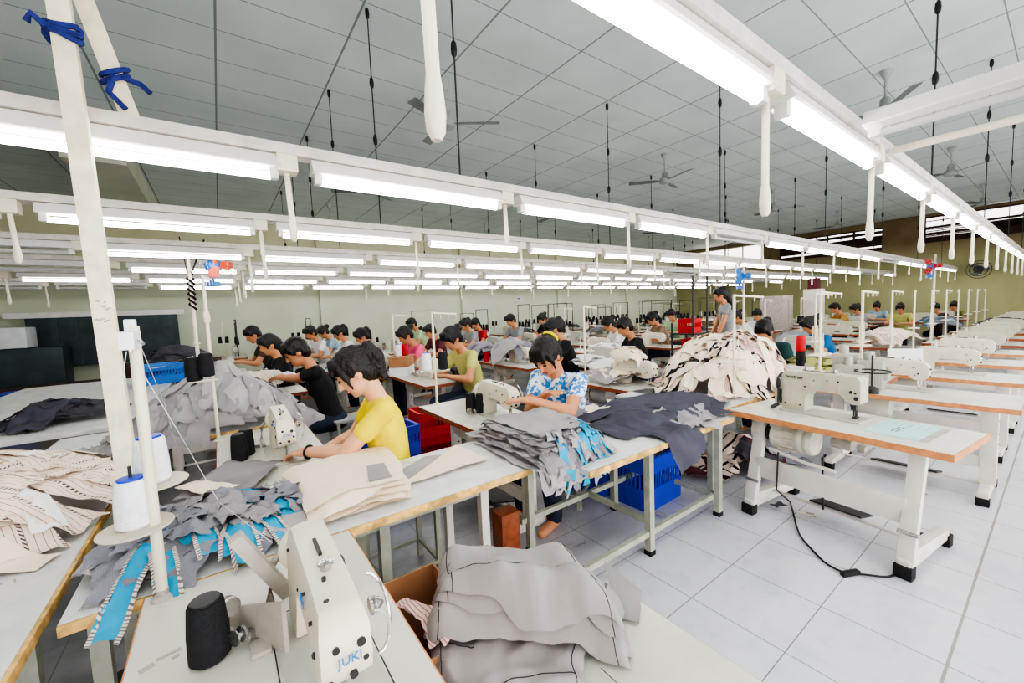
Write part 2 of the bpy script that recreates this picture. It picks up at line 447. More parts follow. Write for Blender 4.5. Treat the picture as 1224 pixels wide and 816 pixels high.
# windows: frame with louvre slats, daylight behind
rr = random.Random(3)
for k, (a, b, z0, z1) in enumerate(WIN):
    f = MB(); t = .05
    f.bb(X1 - .02, X1 + .12, a, b, z0, z0 + t).bb(X1 - .02, X1 + .12, a, b, z1 - t, z1)
    n = 4
    for i in range(n + 1):
        y = a + (b - a) * i / n
        f.bb(X1 - .02, X1 + .12, max(a, y - .03), min(b, y + .03), z0, z1)
    wo = structure(f.build('window_%d' % (k + 1), 'win_dark' if k else 'rail', smooth=0))
    if k:
        s = MB(); nz = 9 if k == 1 else 11
        for j in range(nz):
            z = z0 + t + (z1 - z0 - 2 * t) * (j + .5) / nz
            for i in range(n):
                ya_, yb_ = a + (b - a) * i / n + .03, a + (b - a) * (i + 1) / n - .03
                tilt = rr.uniform(-.02, .02)
                wdt = .125 if k == 1 else rr.choice((.04, .09, .11))
                if k == 1 and j in (1, 6, 8): continue
                if k == 2 and j > 6 and rr.random() < .7: continue
                s.box((X1 + .05, (ya_ + yb_) / 2, z + tilt), (.02, yb_ - ya_, wdt))
        s.build('louvre_slats', 'win_dark', wo, smooth=0)
    else:
        s = MB()
        for i in range(n): s.bb(X1 + .04, X1 + .05, a + (b - a) * i / n + .03, a + (b - a) * (i + 1) / n - .03, z0 + t, z1 - t)
        s.build('pane', 'glass_pane', wo, smooth=0)
# pilasters on the back wall, roof beam on the left
for k, x in enumerate((2.75, 7.75, 12.7, 17.6)):
    structure(MB().bb(x - .16, x + .16, Y1 - .14, Y1, 0, ZC).build('trim_%d' % (k + 1), 'wall_green', smooth=0))
structure(MB().bb(-1.75, -1.0, 9.0, Y1, 4.18, ZC).build('trim_5', 'wall_plain', smooth=0))
structure(MB().bb(X0, X1, Y1 - .06, Y1, 4.38, 4.46).build('trim_6', 'rail', smooth=0))

# ---------------------------------------------------------------- lamp rows
ROWY = [.72, 2.48, 4.15, 5.85, 7.5, 9.2, 10.9]
ROWN = ['upper right lamp rail', 'lamp rail nearest the painted post', 'second-nearest post rail', 'third lamp rail behind',
        'fourth lamp rail behind', 'fifth lamp rail behind', 'farthest lamp rail']
PITCH = 1.42; XA = .455; ZT = 2.36
def tube_lamp():
    t = thing('tube_lamp', '', 'lamp')
    L = 1.27
    # housing with slanted reflector sides, along local x
    poly = [(-.028, .1), (.028, .1), (.06, .035), (.05, .03), (-.05, .03), (-.06, .035)]
    MB().prism(poly, 0, L, 'x').build('housing', 'lamp_white', t, smooth=0)
    MB().cyl((.05, 0, -.008), (L - .05, 0, -.008), .019, n=12).build('tube', 'tube', t)
    for x in (.012, L - .052): MB().box((x + .02, 0, .012), (.04, .05, .07)).build('lamp_holder', 'lamp_white', t, bevel=.006)
    return t
lamp0 = tube_lamp(); first_lamp = [True]
def put_lamp(x, y, label, group, lit=True):
    if first_lamp[0]:
        first_lamp[0] = False; o = lamp0; o.location = (x, y, ZT); USED.pop('', None); tag(o, label, 'lamp', group)
    else:
        o = dup(lamp0, label, (x, y, ZT), 0, group, None if lit else {'tube': 'tube_off'})
    return o
DROP_SEEN = 0
UNLIT = {(1, 3), (1, 8), (2, -2), (2, 12), (2, 13), (3, -2), (3, -3), (3, 6), (4, -2), (4, -3), (6, -2), (6, -3), (5, 9), (4, 12)}
def rail_row(r, k0, k1):
    y = ROWY[r]; xa = XA + PITCH * k0 - .2; xb = XA + PITCH * k1
    t = thing('lamp_rail', 'long painted steel channel hung from the ceiling, the ' + ROWN[r], 'lamp rail', (0, y, 0), 0, 'lamp rails')
    ch = MB().bb(xa, xb, -.045, .045, ZT + .105, ZT + .16)
    ch.build('channel', 'rail', t, bevel=.006)
    for k in range(k0, k1 + 1):
        x = XA + PITCH * k - .1
        MB().box((x, 0, ZT + .06), (.1, .1, .09)).build('junction_box', 'pipe', t, bevel=.012)
        if k % 1 == 0 and (r < 2 or (k % 2 == 0) or r == 2):
            L = .34 if r == 0 else (.32, .25, .18)[(k + 1) % 3] if r == 1 else .32 - .05 * ((k * 7) % 3)
            dp = MB().cyl((x, 0, ZT + .02), (x + .01, .005, ZT - L), .014, n=8).build('drop_pipe', 'pipe', t)
            MB().lathe([(.010, 0), (.018, .015), (.021, .05), (.018, .09), (.014, .12)], (x + .01, .005, ZT - L - .09), n=10).build('pull_switch', 'pipe', dp)
    j = 0
    for k in range(k0, k1):
        j += 1
        lit = (r, k) not in UNLIT
        put_lamp(XA + PITCH * k + .02, y, '%s tube lamp, %s from the left on the %s' % ('lit white' if lit else 'unlit grey', ORD[j], ROWN[r]), 'tube lamps on the ' + ROWN[r], lit)
SPANS = [(-1, 15), (-2, 15), (-3, 15), (-3, 14), (-3, 14), (-3, 14), (-3, 14)]
for r, (a, b) in enumerate(SPANS): rail_row(r, a, b)
# unseen rows added behind the photographer to light the aisle
for i, yy in enumerate((-1.0, -2.7)):
    t = thing('lamp_rail', 'unseen painted lamp rail added behind the photographer, number %s from the aisle' % ORD[i + 1], 'lamp rail', (0, yy, 0), 0, 'lamp rails')
    MB().bb(-2.5, 9.2, -.05, .05, ZT + .105, ZT + .175).build('channel', 'rail', t)
    for k in range(-2, 6): put_lamp(XA + PITCH * k + .02, yy, 'lit fluorescent tube lamp added on an unseen rail behind the photographer', 'added tube lamps behind the photographer')
# crossing unlit lamp and bare pipe at the upper right, both running across to the next row
c = dup(lamp0, 'long unlit white lamp housing crossing from the upper right lamp row', (2.62, .62, ZT + .02), -PI / 2, None, {'tube': 'tube_off'})
c.scale = (1.2, 1, 1)
tag(MB().cyl((3.35, .66, ZT + .10), (3.35, -1.0, ZT + .10), .022).build('cross_pipe', 'pipe'), 'bare white pipe crossing from the upper right lamp row beyond the unlit lamp', 'pipe')

# ---------------------------------------------------------------- hanging cables, ceiling fans
def cable(x, y, label, group, big=False):
    t = thing('hanging_cable', label, 'cable', (x, y, 0), 0, group)
    MB().cyl((0, 0, ZT + .17), (0, 0, ZC), .006 if not big else .008, n=6).build('cord', 'dark', t)
    for z in (ZC - .1, ZC - .75, ZC - 1.3):
        MB().lathe([(.006, 0), (.018, .015), (.022, .05), (.018, .09), (.006, .11)], (0, 0, z), n=8).build('clip', 'black', t)
for r in range(7):
    y = ROWY[r]; n = 0
    xs = [1.41 + 3.5 * k for k in range(0 if r > 0 else 1, 6)]
    if r in (0, 1): xs = xs + ([] if r else [])
    for x in sorted(xs):
        n += 1
        cable(x, y, 'black ceiling cord, %s from left above the %s' % (ORD[n], ROWN[r]), 'cords holding the lamp rails')
def ceiling_fan():
    t = thing('ceiling_fan', '', 'fan'); USED.pop('', None)
    MB().lathe([(.07, 0), (.065, -.03), (.03, -.1), (.016, -.12)], (0, 0, 0), n=16).build('canopy', 'fan', t)
    MB().cyl((0, 0, -.1), (0, 0, -.42), .014, n=8).build('down_rod', 'fan', t)
    MB().lathe([(.03, -.34), (.055, -.37), (.06, -.46), (.1, -.48), (.115, -.53), (.1, -.57), (.03, -.59)], (0, 0, 0), n=20).build('motor_housing', 'fan', t)
    for k in range(3):
        a = R(120 * k + 20)
        rot = Matrix.Rotation(a, 3, 'Z') @ Matrix.Rotation(R(12), 3, 'X')
        b = MB().prism([(.1, -.02), (.2, -.055), (.68, -.07), (.7, -.05), (.7, .05), (.68, .065), (.2, .05), (.1, .02)], -.003, .003, 'z')
        b.v = [rot @ v + Vector((0, 0, -.52)) for v in b.v]
        b.build('blade', 'fan_dark', t)
    return t
fan0 = ceiling_fan(); nf = 0
FR = {1.57: 'above the open aisle', 4.9: 'in the line beyond the painted post', 8.3: 'in the middle of the hall', 11.7: 'near the back wall'}
for y, nm in FR.items():
    n = 0
    for x in (2.62, 7.5, 12.6, 17.8):
        if y == 1.57 and x < 3: continue
        n += 1; nf += 1
        lb = 'grey ceiling fan %s, %s from the left' % (nm, ORD[n])
        if nf == 1: fan0.location = (x, y, ZC); fan0.rotation_euler.z = R(-45); tag(fan0, lb, 'fan', 'ceiling fans')
        else: dup(fan0, lb, (x, y, ZC), R((nf * 47) % 120), 'ceiling fans')
# small sign on the back wall (its writing is a blurred dark line in the photo)
c = PY(622, 357, Y1 - .16)
t = thing('wall_sign', 'small white sign with one dark line of lettering on the back wall', 'sign', (c.x, Y1 - .015, c.z))
MB().box((0, 0, 0), (.4, .02, .16)).build('sign_board', 'paper', t)
mb = MB()
for i, w in enumerate((.03, .02, .05, .045, .06)): mb.box((-.09 + i * .045, -.012, .015), (w * .8, .004, .05))
mb.build('sign_lettering', 'black_txt', t, smooth=0)
# ---------------------------------------------------------------- sewing machine (local: x along the arm from needle to handwheel, operator on -y, z=0 on the table)
def machine(casting='cast', detail=2, txt=None, wheel='cast'):
    t = thing('sewing_machine', '', 'sewing machine'); USED.pop('', None)
    h = .275
    # bed
    MB().bb(-.1, .40, -.098, .098, 0, .006).build('bed_plate', 'cast3', t, bevel=.002 if detail > 1 else 0)
    poly = [(.40, .006), (.405, .20), (.385, .255), (.34, h), (.06, h - .012), (-.03, h - .025), (-.062, h - .06), (-.07, .16), (-.06, .115), (-.03, .092), (.02, .092), (.05, .11), (.075, .142), (.21, .15), (.245, .135), (.262, .10), (.268, .006)]
    b = MB(); b.prism(poly, -.051, .051, 'y')
    for v in b.v:   # the arm tapers in depth towards the pillar top and the needle end
        k = 1.0
        if v.z > .24: k *= .82
        if v.z < .03: k *= 1.12
        v.y *= k
    b.build('machine_body', casting, t, bevel=.012 if detail else 0)
    # needle end
    n = MB().cyl((-.012, 0, .10), (-.012, 0, .052), .0055, n=8).cyl((-.012, 0, .052), (-.012, 0, .012), .0012, n=5)
    n.build('needle_bar', 'steel', t)
    pf = MB().cyl((.008, 0, .10), (.008, 0, .03), .0045, n=8).box((-.004, -.004, .016), (.018, .036, .006)).box((.004, 0, .024), (.016, .012, .014))
    pf.build('presser_foot', 'steel', t)
    hw = MB().lathe([(.02, 0), (.062, .004), (.07, .012), (.07, .026), (.062, .034), (.03, .036), (.012, .036)], (.405, 0, .17), (1, 0, 0), 20)
    hw.build('handwheel', wheel, t)
    if detail > 1:
        # screws and oil holes on the end plate, top and back
        k = MB()
        for (y, z, r) in ((.02, .19, .007), (-.028, .185, .009), (.034, .125, .006), (-.01, .125, .008), (-.035, .15, .006)):
            k.cyl((-.0705, y, z), (-.04, y, z), r, n=10)
        for (x, y, r) in ((.0, .02, .006), (.025, -.012, .008), (.06, .012, .005), (.045, -.022, .006), (.30, 0, .012)):
            k.cyl((x, y, .2), (x, y, h - .004 if x > .05 else h - .020), r, n=10)
        for (x, z, r) in ((.03, .2, .006), (.11, .22, .005), (.0, .15, .009), (.02, .135, .006), (.30, .06, .006), (.37, .2, .006), (.2, .18, .005)):
            k.cyl((x, -.0525, z), (x, .0525, z), r * .8, n=10)
        k.build('screws', 'dark', t)
        # slot plate on top
        MB().bb(.16, .24, -.004, .004, h - .02, h + .001).build('top_slot', 'dark', t)
        # tension discs and thread loops on operator side
        td = MB().lathe([(.004, 0), (.018, .004), (.02, .009), (.014, .012), (.018, .015), (.012, .026), (.005, .034)], (-.005, -.06, .205), (0, -1, 0), 14)
        td.build('tension_dial', 'steel', t)
        lp = [(.05 * math.cos(a) * .7 - .02, -.066 - .034 * abs(math.sin(a)), .2 + .07 * math.cos(a)) for a in [PI * i / 10 for i in range(11)]]
        MB().tube(lp, .004, 6).build('thread_guard', 'steel', t)
        lp2 = [(-.045, -.064 - .03 * math.sin(a), .17 + .05 * math.cos(a)) for a in [PI * i / 8 for i in range(9)]]
        MB().tube(lp2, .003, 6).build('take_up_guard', 'cast3', t)
        MB().lathe([(.01, 0), (.03, .003), (.032, .014), (.024, .02)], (.335, -.066, .12), (0, -1, 0), 18).build('stitch_dial', 'dark', t)
        MB().lathe([(.012, 0), (.012, .012), (.018, .014), (.018, .02), (.006, .024)], (.10, -.0, h - .012), n=12).build('thread_post', 'steel', t)
        # bobbin winder on the table behind the pillar
        bw = MB().bar((.39, .12, .012), (.33, .16, .03), .02, .02)
        bw.lathe([(.006, 0), (.02, .002), (.02, .008), (.008, .01), (.008, .02), (.02, .022), (.02, .026)], (.33, .165, .045), (-.5, .8, .1), 14)
        bw.build('bobbin_winder', 'steel', t)
        MB().tube([(.36, .09, .01), (.42, .1, .04), (.455, .09, .12), (.455, .04, .19)], .012, 8).build('belt_cover', 'guard', t)
    if txt:
        me = text_mesh(txt, .025); me.transform(Matrix(((0, 0, -1, -.0745), (-1, 0, 0, -.004), (0, 1, 0, .165), (0, 0, 0, 1))))
        link('brand_lettering', me, 'blue_txt', t)
        me = text_mesh(txt, .026); me.transform(Matrix(((-1, 0, 0, .12), (0, 0, 1, .0515), (0, 1, 0, .2), (0, 0, 0, 1))))
        link('side_lettering', me, 'blue_txt', t)
    return t
# ---------------------------------------------------------------- sewing table (local: x along length, operator on -y, origin on floor)
TZ = .76
def sew_table(L=1.2, W=.56, edge='edge_brown', detail=2, leg='leg_white', motor=True, lam='laminate'):
    t = thing('sewing_table', '', 'sewing table'); USED.pop('', None)
    top = MB().bb(-L / 2 + .004, L / 2 - .004, -W / 2 + .004, W / 2 - .004, TZ - .036, TZ)
    top.build('table_top', lam, t, smooth=0)
    e = MB()
    for (a, b, c, d) in ((-L / 2, L / 2, -W / 2, -W / 2 + .005), (-L / 2, L / 2, W / 2 - .005, W / 2), (-L / 2, -L / 2 + .005, -W / 2, W / 2), (L / 2 - .005, L / 2, -W / 2, W / 2)):
        e.bb(a, b, c, d, TZ - .038, TZ - .001)
    e.build('edge_band', edge, t, smooth=0)
    for s in (-1, 1):
        x = s * (L / 2 - .16)
        lg = MB().bb(x - .045, x + .045, -.03, .035, .09, TZ - .036)
        lg.build('leg', leg, t, bevel=.006)
        if detail > 1:
            k = MB()
            for z in (.42, .5, .6): k.cyl((x - .047, 0, z), (x + .047, 0, z), .008, n=8)
            k.build('leg_bolts', 'dark', t)
        ft = MB().bb(x - .03, x + .03, -W / 2 + .03, W / 2 - .03, .045, .1)
        fo = ft.build('foot', leg, t, bevel=.006)
        if detail:
            for q in (-1, 1): MB().bb(x - .036, x + .036, q * (W / 2 - .05) - .03, q * (W / 2 - .05) + .03, 0, .06).build('rubber_cap', 'rubber', fo, bevel=.006)
    MB().bb(-L / 2 + .16, L / 2 - .16, .0, .03, .22, .31).build('crossbar', leg, t, smooth=0)
    if detail:
        MB().box((0, -.02, .1), (.42, .26, .012), Matrix.Rotation(R(14), 3, 'X')).build('pedal', 'dark', t)
        MB().cyl((-L / 2 + .16, .0, .09), (L / 2 - .16, .0, .09), .012, n=8).build('pedal_rod', leg, t)
        if motor:
            m = MB().lathe([(.03, 0), (.085, .01), (.095, .05), (.095, .2), (.085, .24), (.03, .25)], (.08, .06, .62), (1, 0, 0), 18)
            m.box((.2, .06, .7), (.12, .1, .05))
            mo = m.build('motor', 'motor', t)
            MB().lathe([(.02, 0), (.05, .004), (.05, .03), (.02, .034)], (.335, .06, .62), (1, 0, 0), 16).build('motor_pulley', 'dark', mo)
    return t
def cone(matname, h=.16, r=.045):
    t = thing('thread_cone', '', 'thread cone'); USED.pop('', None)
    MB().lathe([(r * .8, 0), (r, .01), (r * .98, h * .5), (r * .86, h * .96), (r * .8, h)], n=20).build('wound_thread', matname, t)
    MB().lathe([(r * .7, h), (r * .7, h + .006), (r * .3, h + .007)], n=14).build('cone_core', 'blue_plastic' if matname == 'white_thread' else 'dark', t)
    return t
def stand(h=.86, n=2, arm=.22, plates=True, frame='pipe'):
    """thread stand: pole on the table with a top arm along local x, and cone plates"""
    t = thing('thread_stand', '', 'thread stand'); USED.pop('', None)
    MB().lathe([(.03, 0), (.03, .006), (.014, .012), (.012, .03)], n=12).build('base_flange', frame, t)
    MB().cyl((0, 0, .01), (0, 0, h), .011, n=10).build('pole', frame, t)
    a = MB().bar((0, 0, h - .01), (arm, 0, h - .03), .018, .014)
    for k in (.35, .7, 1): a.cyl((arm * k, 0, h - .02), (arm * k, 0, h - .07), .003, n=5)
    a.build('guide_arm', frame, t)
    if plates:
        for s in (-1, 1):
            p = MB().lathe([(.005, 0), (.062, 0), (.064, .008), (.005, .01)], (s * .075, 0, h * .36), n=16)
            p.bar((0, 0, h * .36), (s * .08, 0, h * .36), .014, .01).cyl((s * .075, 0, h * .36), (s * .075, 0, h * .36 + .19), .004, n=6)
            p.build('cone_plate', frame, t)
    return t
def crate(w, l, h, m, name='crate'):
    t = thing('plastic_crate', '', 'crate'); USED.pop('', None)
    b = MB()
    tp = .03
    def wall(p0, p1, n):
        p0 = Vector(p0); p1 = Vector(p1); d = p1 - p0
        out = Vector((d.y, -d.x, 0)).normalized()
        for z0, z1 in ((0.01, h * .42), (h * .72, h * .80)):
            b.bar(p0 + Vector((0, 0, (z0 + z1) / 2)), p1 + Vector((0, 0, (z0 + z1) / 2)), .006, z1 - z0)
        b.bar(p0 + Vector((0, 0, h * .9)), p1 + Vector((0, 0, h * .9)), .012, h * .2)
        for i in range(n + 1):
            q = p0 + d * (i / n)
            b.bar(q + Vector((0, 0, h * .4)), q + Vector((0, 0, h * .75)), .008, .012)
    c = [(-l / 2, -w / 2, 0), (l / 2, -w / 2, 0), (l / 2, w / 2, 0), (-l / 2, w / 2, 0)]
    for i in range(4): wall(c[i], c[(i + 1) % 4], 14 if i % 2 == 0 else 9)
    b.bb(-l / 2, l / 2, -w / 2, w / 2, 0.0, .01)
    b.build('crate_body', m, t, smooth=0)
    r = MB()
    for i in range(4): r.bar(Vector(c[i]) + Vector((0, 0, h)), Vector(c[(i + 1) % 4]) + Vector((0, 0, h)), .03, .016)
    r.build('rim', m, t, smooth=0)
    return t
def stool(w, l, h, top='stool', leg='leg_green', pad=False):
    t = thing('stool', '', 'stool'); USED.pop('', None)
    MB().bb(-l / 2, l / 2, -w / 2, w / 2, h - (.05 if pad else .03), h).build('seat', top, t, bevel=.012)
    for sx in (-1, 1):
        for sy in (-1, 1):
            MB().bb(sx * (l / 2 - .03) - .015, sx * (l / 2 - .03) + .015, sy * (w / 2 - .03) - .015, sy * (w / 2 - .03) + .015, 0, h - .03).build('leg', leg, t, smooth=0)
    r = MB()
    for sy in (-1, 1): r.bb(-l / 2 + .03, l / 2 - .03, sy * (w / 2 - .03) - .01, sy * (w / 2 - .03) + .01, .1, .12)
    for sx in (-1, 1): r.bb(sx * (l / 2 - .03) - .01, sx * (l / 2 - .03) + .01, -w / 2 + .03, w / 2 - .03, .1, .12)
    r.build('rail', leg, t, smooth=0)
    return t
def give(o, label, cat, loc, rz=0, group=None):
    o.location = loc; o.rotation_euler = (0, 0, rz); return tag(o, label, cat, group)
# ---------------------------------------------------------------- cloth
def fbm(x, y, s, f):
    return noise.noise(Vector((x * f, y * f, s))) + .5 * noise.noise(Vector((x * f * 2.1, y * f * 2.1, s + 9)))
def ridge(x, y, s, f):
    return 1 - 2 * abs(noise.noise(Vector((x * f, y * f, s))))
class Field:
    """height of what already lies there, so that every new piece comes to rest on the pieces below it"""
    def __init__(s, x0, x1, y0, y1, H, res=.016):
        s.x0, s.y0, s.r = x0, y0, res
        s.nx = int((x1 - x0) / res) + 2; s.ny = int((y1 - y0) / res) + 2
        s.h = [[H(x0 + i * res, y0 + j * res) for i in range(s.nx)] for j in range(s.ny)]
        s.hang = 0
    def get(s, x, y):
        fx = (x - s.x0) / s.r; fy = (y - s.y0) / s.r
        i = min(max(int(fx), 0), s.nx - 2); j = min(max(int(fy), 0), s.ny - 2)
        u = min(max(fx - i, 0), 1); v = min(max(fy - j, 0), 1)
        return (s.h[j][i] * (1 - u) + s.h[j][i + 1] * u) * (1 - v) + (s.h[j + 1][i] * (1 - u) + s.h[j + 1][i + 1] * u) * v
    def put(s, P4):
        """raise the field under one face given by its four corners"""
        L = max((P4[0] - P4[2]).length, (P4[1] - P4[3]).length)
        n = max(2, min(8, int(L / s.r) + 1))
        for a in range(n):
            u = (a + .5) / n
            e = P4[0].lerp(P4[1], u); f = P4[3].lerp(P4[2], u)
            for b in range(n):
                g = e.lerp(f, (b + .5) / n)
                i = int((g.x - s.x0) / s.r + .5); j = int((g.y - s.y0) / s.r + .5)
                if 0 <= i < s.nx and 0 <= j < s.ny and s.h[j][i] < g.z: s.h[j][i] = g.z
def sheet(name, m, c, rot, w, l, H=None, dz=0, seed=0, nx=12, ny=16, wr=.008, wf=7, taper=0, bow=0, rect=None, tz=TZ, jag=.008, thick=.0, hang=.03, edge_drop=0, parent=None, own=None, build=True, quad=None, roll=.18, F=None, puff=0, gap=.0035, wob=0, stiff=4, acc=.22):
    """piece of cloth: w x l patch turned by rot, laid on the height field H(x, y) or on the pile F, wrinkled, and hanging down
    where it passes the edge of rect (x0, x1, y0, y1)"""
    cx, cy = c[0], c[1]; ca, sa = math.cos(rot), math.sin(rot)
    H = H or (lambda x, y: tz)
    rnd = random.Random(seed * 13 + 5)
    ph = rnd.random() * 50; sd = own if own is not None else seed * 3.7
    if F: sd = seed * 3.7
    n1 = nx + 1; xy = []; uvs = []; ee = []
    for j in range(ny + 1):
        v = j / ny
        for i in range(nx + 1):
            u = i / nx
            ww = w * (1 - taper * v)
            lu = (u - .5) * ww + bow * math.sin(PI * v)
            lv = (v - .5) * l
            e = min(u, 1 - u, v, 1 - v)
            jx = jy = 0
            if e == 0:
                jx = jag * noise.noise(Vector((lv * 30, ph, lu * 30))) * 2
                jy = jag * noise.noise(Vector((lu * 30, ph + 7, lv * 30))) * 2
            if wob:
                jx += wob * noise.noise(Vector((lv * 5, ph, lu * 5))); jy += wob * noise.noise(Vector((lu * 5, ph + 3, lv * 5)))
            lu += jx; lv += jy
            x = cx + lu * ca - lv * sa; y = cy + lu * sa + lv * ca
            if quad:
                a_ = quad[0].lerp(quad[1], v); b_ = quad[3].lerp(quad[2], v); g_ = a_.lerp(b_, u)
                x, y = g_.x + jx, g_.y + jy
            xy.append((x, y)); uvs.append((lu, lv)); ee.append(e)
    # what lies below
    base = []; over = []
    for (x, y) in xy:
        d = 0; qx, qy = x, y
        if rect:
            qx = min(max(x, rect[0]), rect[1]); qy = min(max(y, rect[2]), rect[3]); d = math.hypot(x - qx, y - qy)
        over.append((d, qx, qy)); base.append(F.get(qx, qy) if F else H(qx, qy))
    zz = list(base)
    if F:
        for it in range(stiff):
            nz = []
            for j in range(ny + 1):
                for i in range(n1):
                    k = j * n1 + i; t = n = 0
                    for a_, b_ in ((i - 1, j), (i + 1, j), (i, j - 1), (i, j + 1)):
                        if 0 <= a_ <= nx and 0 <= b_ <= ny: t += zz[b_ * n1 + a_]; n += 1
                    nz.append(max(base[k], .5 * zz[k] + .5 * t / n))
            zz = nz
        F.hang += 1
    pts = []; low = []
    for k, (x, y) in enumerate(xy):
        d, qx, qy = over[k]; e = ee[k]
        px, py = x, y
        if d > 0:
            off = (hang + (min(.0008 * F.hang, .03) if F else dz * .8) + .12 * d + .010 * math.sin(24 * (x + y) + seed)) * min(1, d / .02)
            px = qx + (x - qx) / d * off; py = qy + (y - qy) / d * off
        wv = fbm(x, y, sd, wf) + .6 * ridge(x, y, sd + 3, wf * 1.3)
        if F: wv = max(0, wv + .35)
        z = zz[k] + (gap if F else dz) + wr * wv * (1 if d == 0 else .4) - d
        if puff: z += puff * math.sqrt(min(1, e / roll)) * (1 if d == 0 else .3)
        if edge_drop and e < roll: z -= edge_drop * (1 - e / roll) ** 2
        z = max(z, .02)
        low.append(Vector((px, py, zz[k] + gap + acc * (z - zz[k] - gap))) if d == 0 else None)
        pts.append(Vector((px, py, z)))
    fs = [(j * n1 + i, j * n1 + i + 1, (j + 1) * n1 + i + 1, (j + 1) * n1 + i) for j in range(ny) for i in range(nx)]
    if F:
        for f in fs:
            q4 = [low[i] for i in f]
            if all(v is not None for v in q4): F.put(q4)
    off = Vector((cx, cy, tz))
    vs = [p - off for p in pts]
    if thick:
        N = len(vs)
        vs2 = vs + [v - Vector((0, 0, thick)) for v in vs]
        uvs = uvs + uvs
        fs = fs + [tuple(k + N for k in reversed(f)) for f in fs]
        bd = [i for i in range(nx + 1)] + [j * n1 + nx for j in range(1, ny + 1)] + [ny * n1 + i for i in range(nx - 1, -1, -1)] + [j * n1 for j in range(ny - 1, 0, -1)]
        for a, b in zip(bd, bd[1:] + bd[:1]): fs.append((a, a + N, b + N, b))
        vs = vs2
    me = bpy.data.meshes.new(name); me.from_pydata([tuple(v) for v in vs], [], fs)
    ul = me.uv_layers.new(name='uv')
    for lp in me.loops: ul.data[lp.index].uv = uvs[lp.vertex_index]
    me.shade_smooth()
    if not build: return me
    o = link(name, me, m, parent)
    if parent is None: o.location = off
    return o
def dome(cx, cy, rx, ry, h, base=TZ, p=2.0, rot=0):
    ca, sa = math.cos(rot), math.sin(rot)
    def H(x, y):
        dx, dy = x - cx, y - cy
        a = (dx * ca + dy * sa) / rx; b = (-dx * sa + dy * ca) / ry
        r2 = a * a + b * b
        return base + (h * (1 - r2) ** (1 / p) if r2 < 1 else 0)
    return H
def cone_h(cx, cy, rx, ry, h, base=TZ):
    def H(x, y):
        r = math.hypot((x - cx) / rx, (y - cy) / ry)
        return base + (h * (1 - r) ** 1.15 if r < 1 else 0)
    return H
def pile(name, cat, labels, group, mats, F, spots, rect=None, tz=TZ, wr=.01, wf=7, gap=.0035, sizes=((.25, .4),), seed=1, jag=.01, nx=11, ny=14, taper=0, hang=.02, bow=0, wob=.02, stiff=4, edge_drop=0, acc=.22):
    """a heap of separate pieces, each a thing; spots = list of (x, y, rot)"""
    rnd = random.Random(seed); out = []
    for k, (x, y, r) in enumerate(spots):
        w, l = rnd.choice(sizes)
        m = mats[k % len(mats)] if not callable(mats) else mats(k)
        o = sheet(name, m, (x, y), r, w * rnd.uniform(.9, 1.1), l * rnd.uniform(.9, 1.1), None, 0, seed * 100 + k, nx, ny, wr, wf, taper, bow * rnd.uniform(-1, 1), rect, tz, jag, 0, hang, 0, F=F, gap=gap, wob=wob, stiff=stiff, acc=acc)
        lb = labels if isinstance(labels, str) else labels(k)
        tag(o, lb, cat, group); out.append(o)
    return out
# ---------------------------------------------------------------- people (local: facing +x, left hand on +y, origin on the floor under the hips)
LAST = []
def ik(a, b, l1, l2, pole):
    d = b - a; L = min(d.length, l1 + l2 - .004); d.normalize()
    q = (l1 * l1 - l2 * l2 + L * L) / (2 * L); h = math.sqrt(max(l1 * l1 - q * q, 0))
    p = Vector(pole) - d * Vector(pole).dot(d); p.normalize()
    return a + d * q + p * h, a + d * L
def hand(mb, wrist, dirv, up, side, s, curl=.5, fine=True):
    """palm and five fingers; dirv = pointing direction, up = back of the hand, side=+1 thumb towards +lat"""
    d = Vector(dirv).normalized(); u = Vector(up); u = (u - d * u.dot(d)).normalized(); lat = u.cross(d) * side
    rot = Matrix((d, lat, u)).transposed()
    mb.ell(wrist + d * .045 * s, (.052 * s, .04 * s, .017 * s), rot, 10, 7)
    mb.cap(wrist - d * .03 * s, wrist + d * .03 * s, .024 * s, .026 * s, 10)
    if not fine:
        mb.cap(wrist + d * .06 * s, wrist + d * .13 * s - u * .02 * s, .028 * s, .018 * s, 8); return
    for k, (o, L) in enumerate(((.03, .068), (.011, .078), (-.009, .072), (-.028, .056))):
        b0 = wrist + d * .082 * s + lat * o * s
        a1 = curl * (.5 + .1 * k)
        d1 = (d * math.cos(a1) - u * math.sin(a1) + lat * o * 1.5).normalized(); d2 = (d * math.cos(a1 * 2.1) - u * math.sin(a1 * 2.1)).normalized()
        m1 = b0 + d1 * L * .55 * s
        mb.cap(b0 - d * .015 * s, m1, .0095 * s, .0088 * s, 8); mb.cap(m1, m1 + d2 * L * .45 * s, .0088 * s, .0074 * s, 8)
    t0 = wrist + d * .025 * s + lat * .03 * s
    t1 = t0 + (d * .7 + lat * .65 - u * .25).normalized() * .038 * s
    mb.cap(t0, t1, .0125 * s, .011 * s, 8); mb.cap(t1, t1 + (d * .95 + lat * .15 - u * .3).normalized() * .032 * s, .0105 * s, .0085 * s, 8)

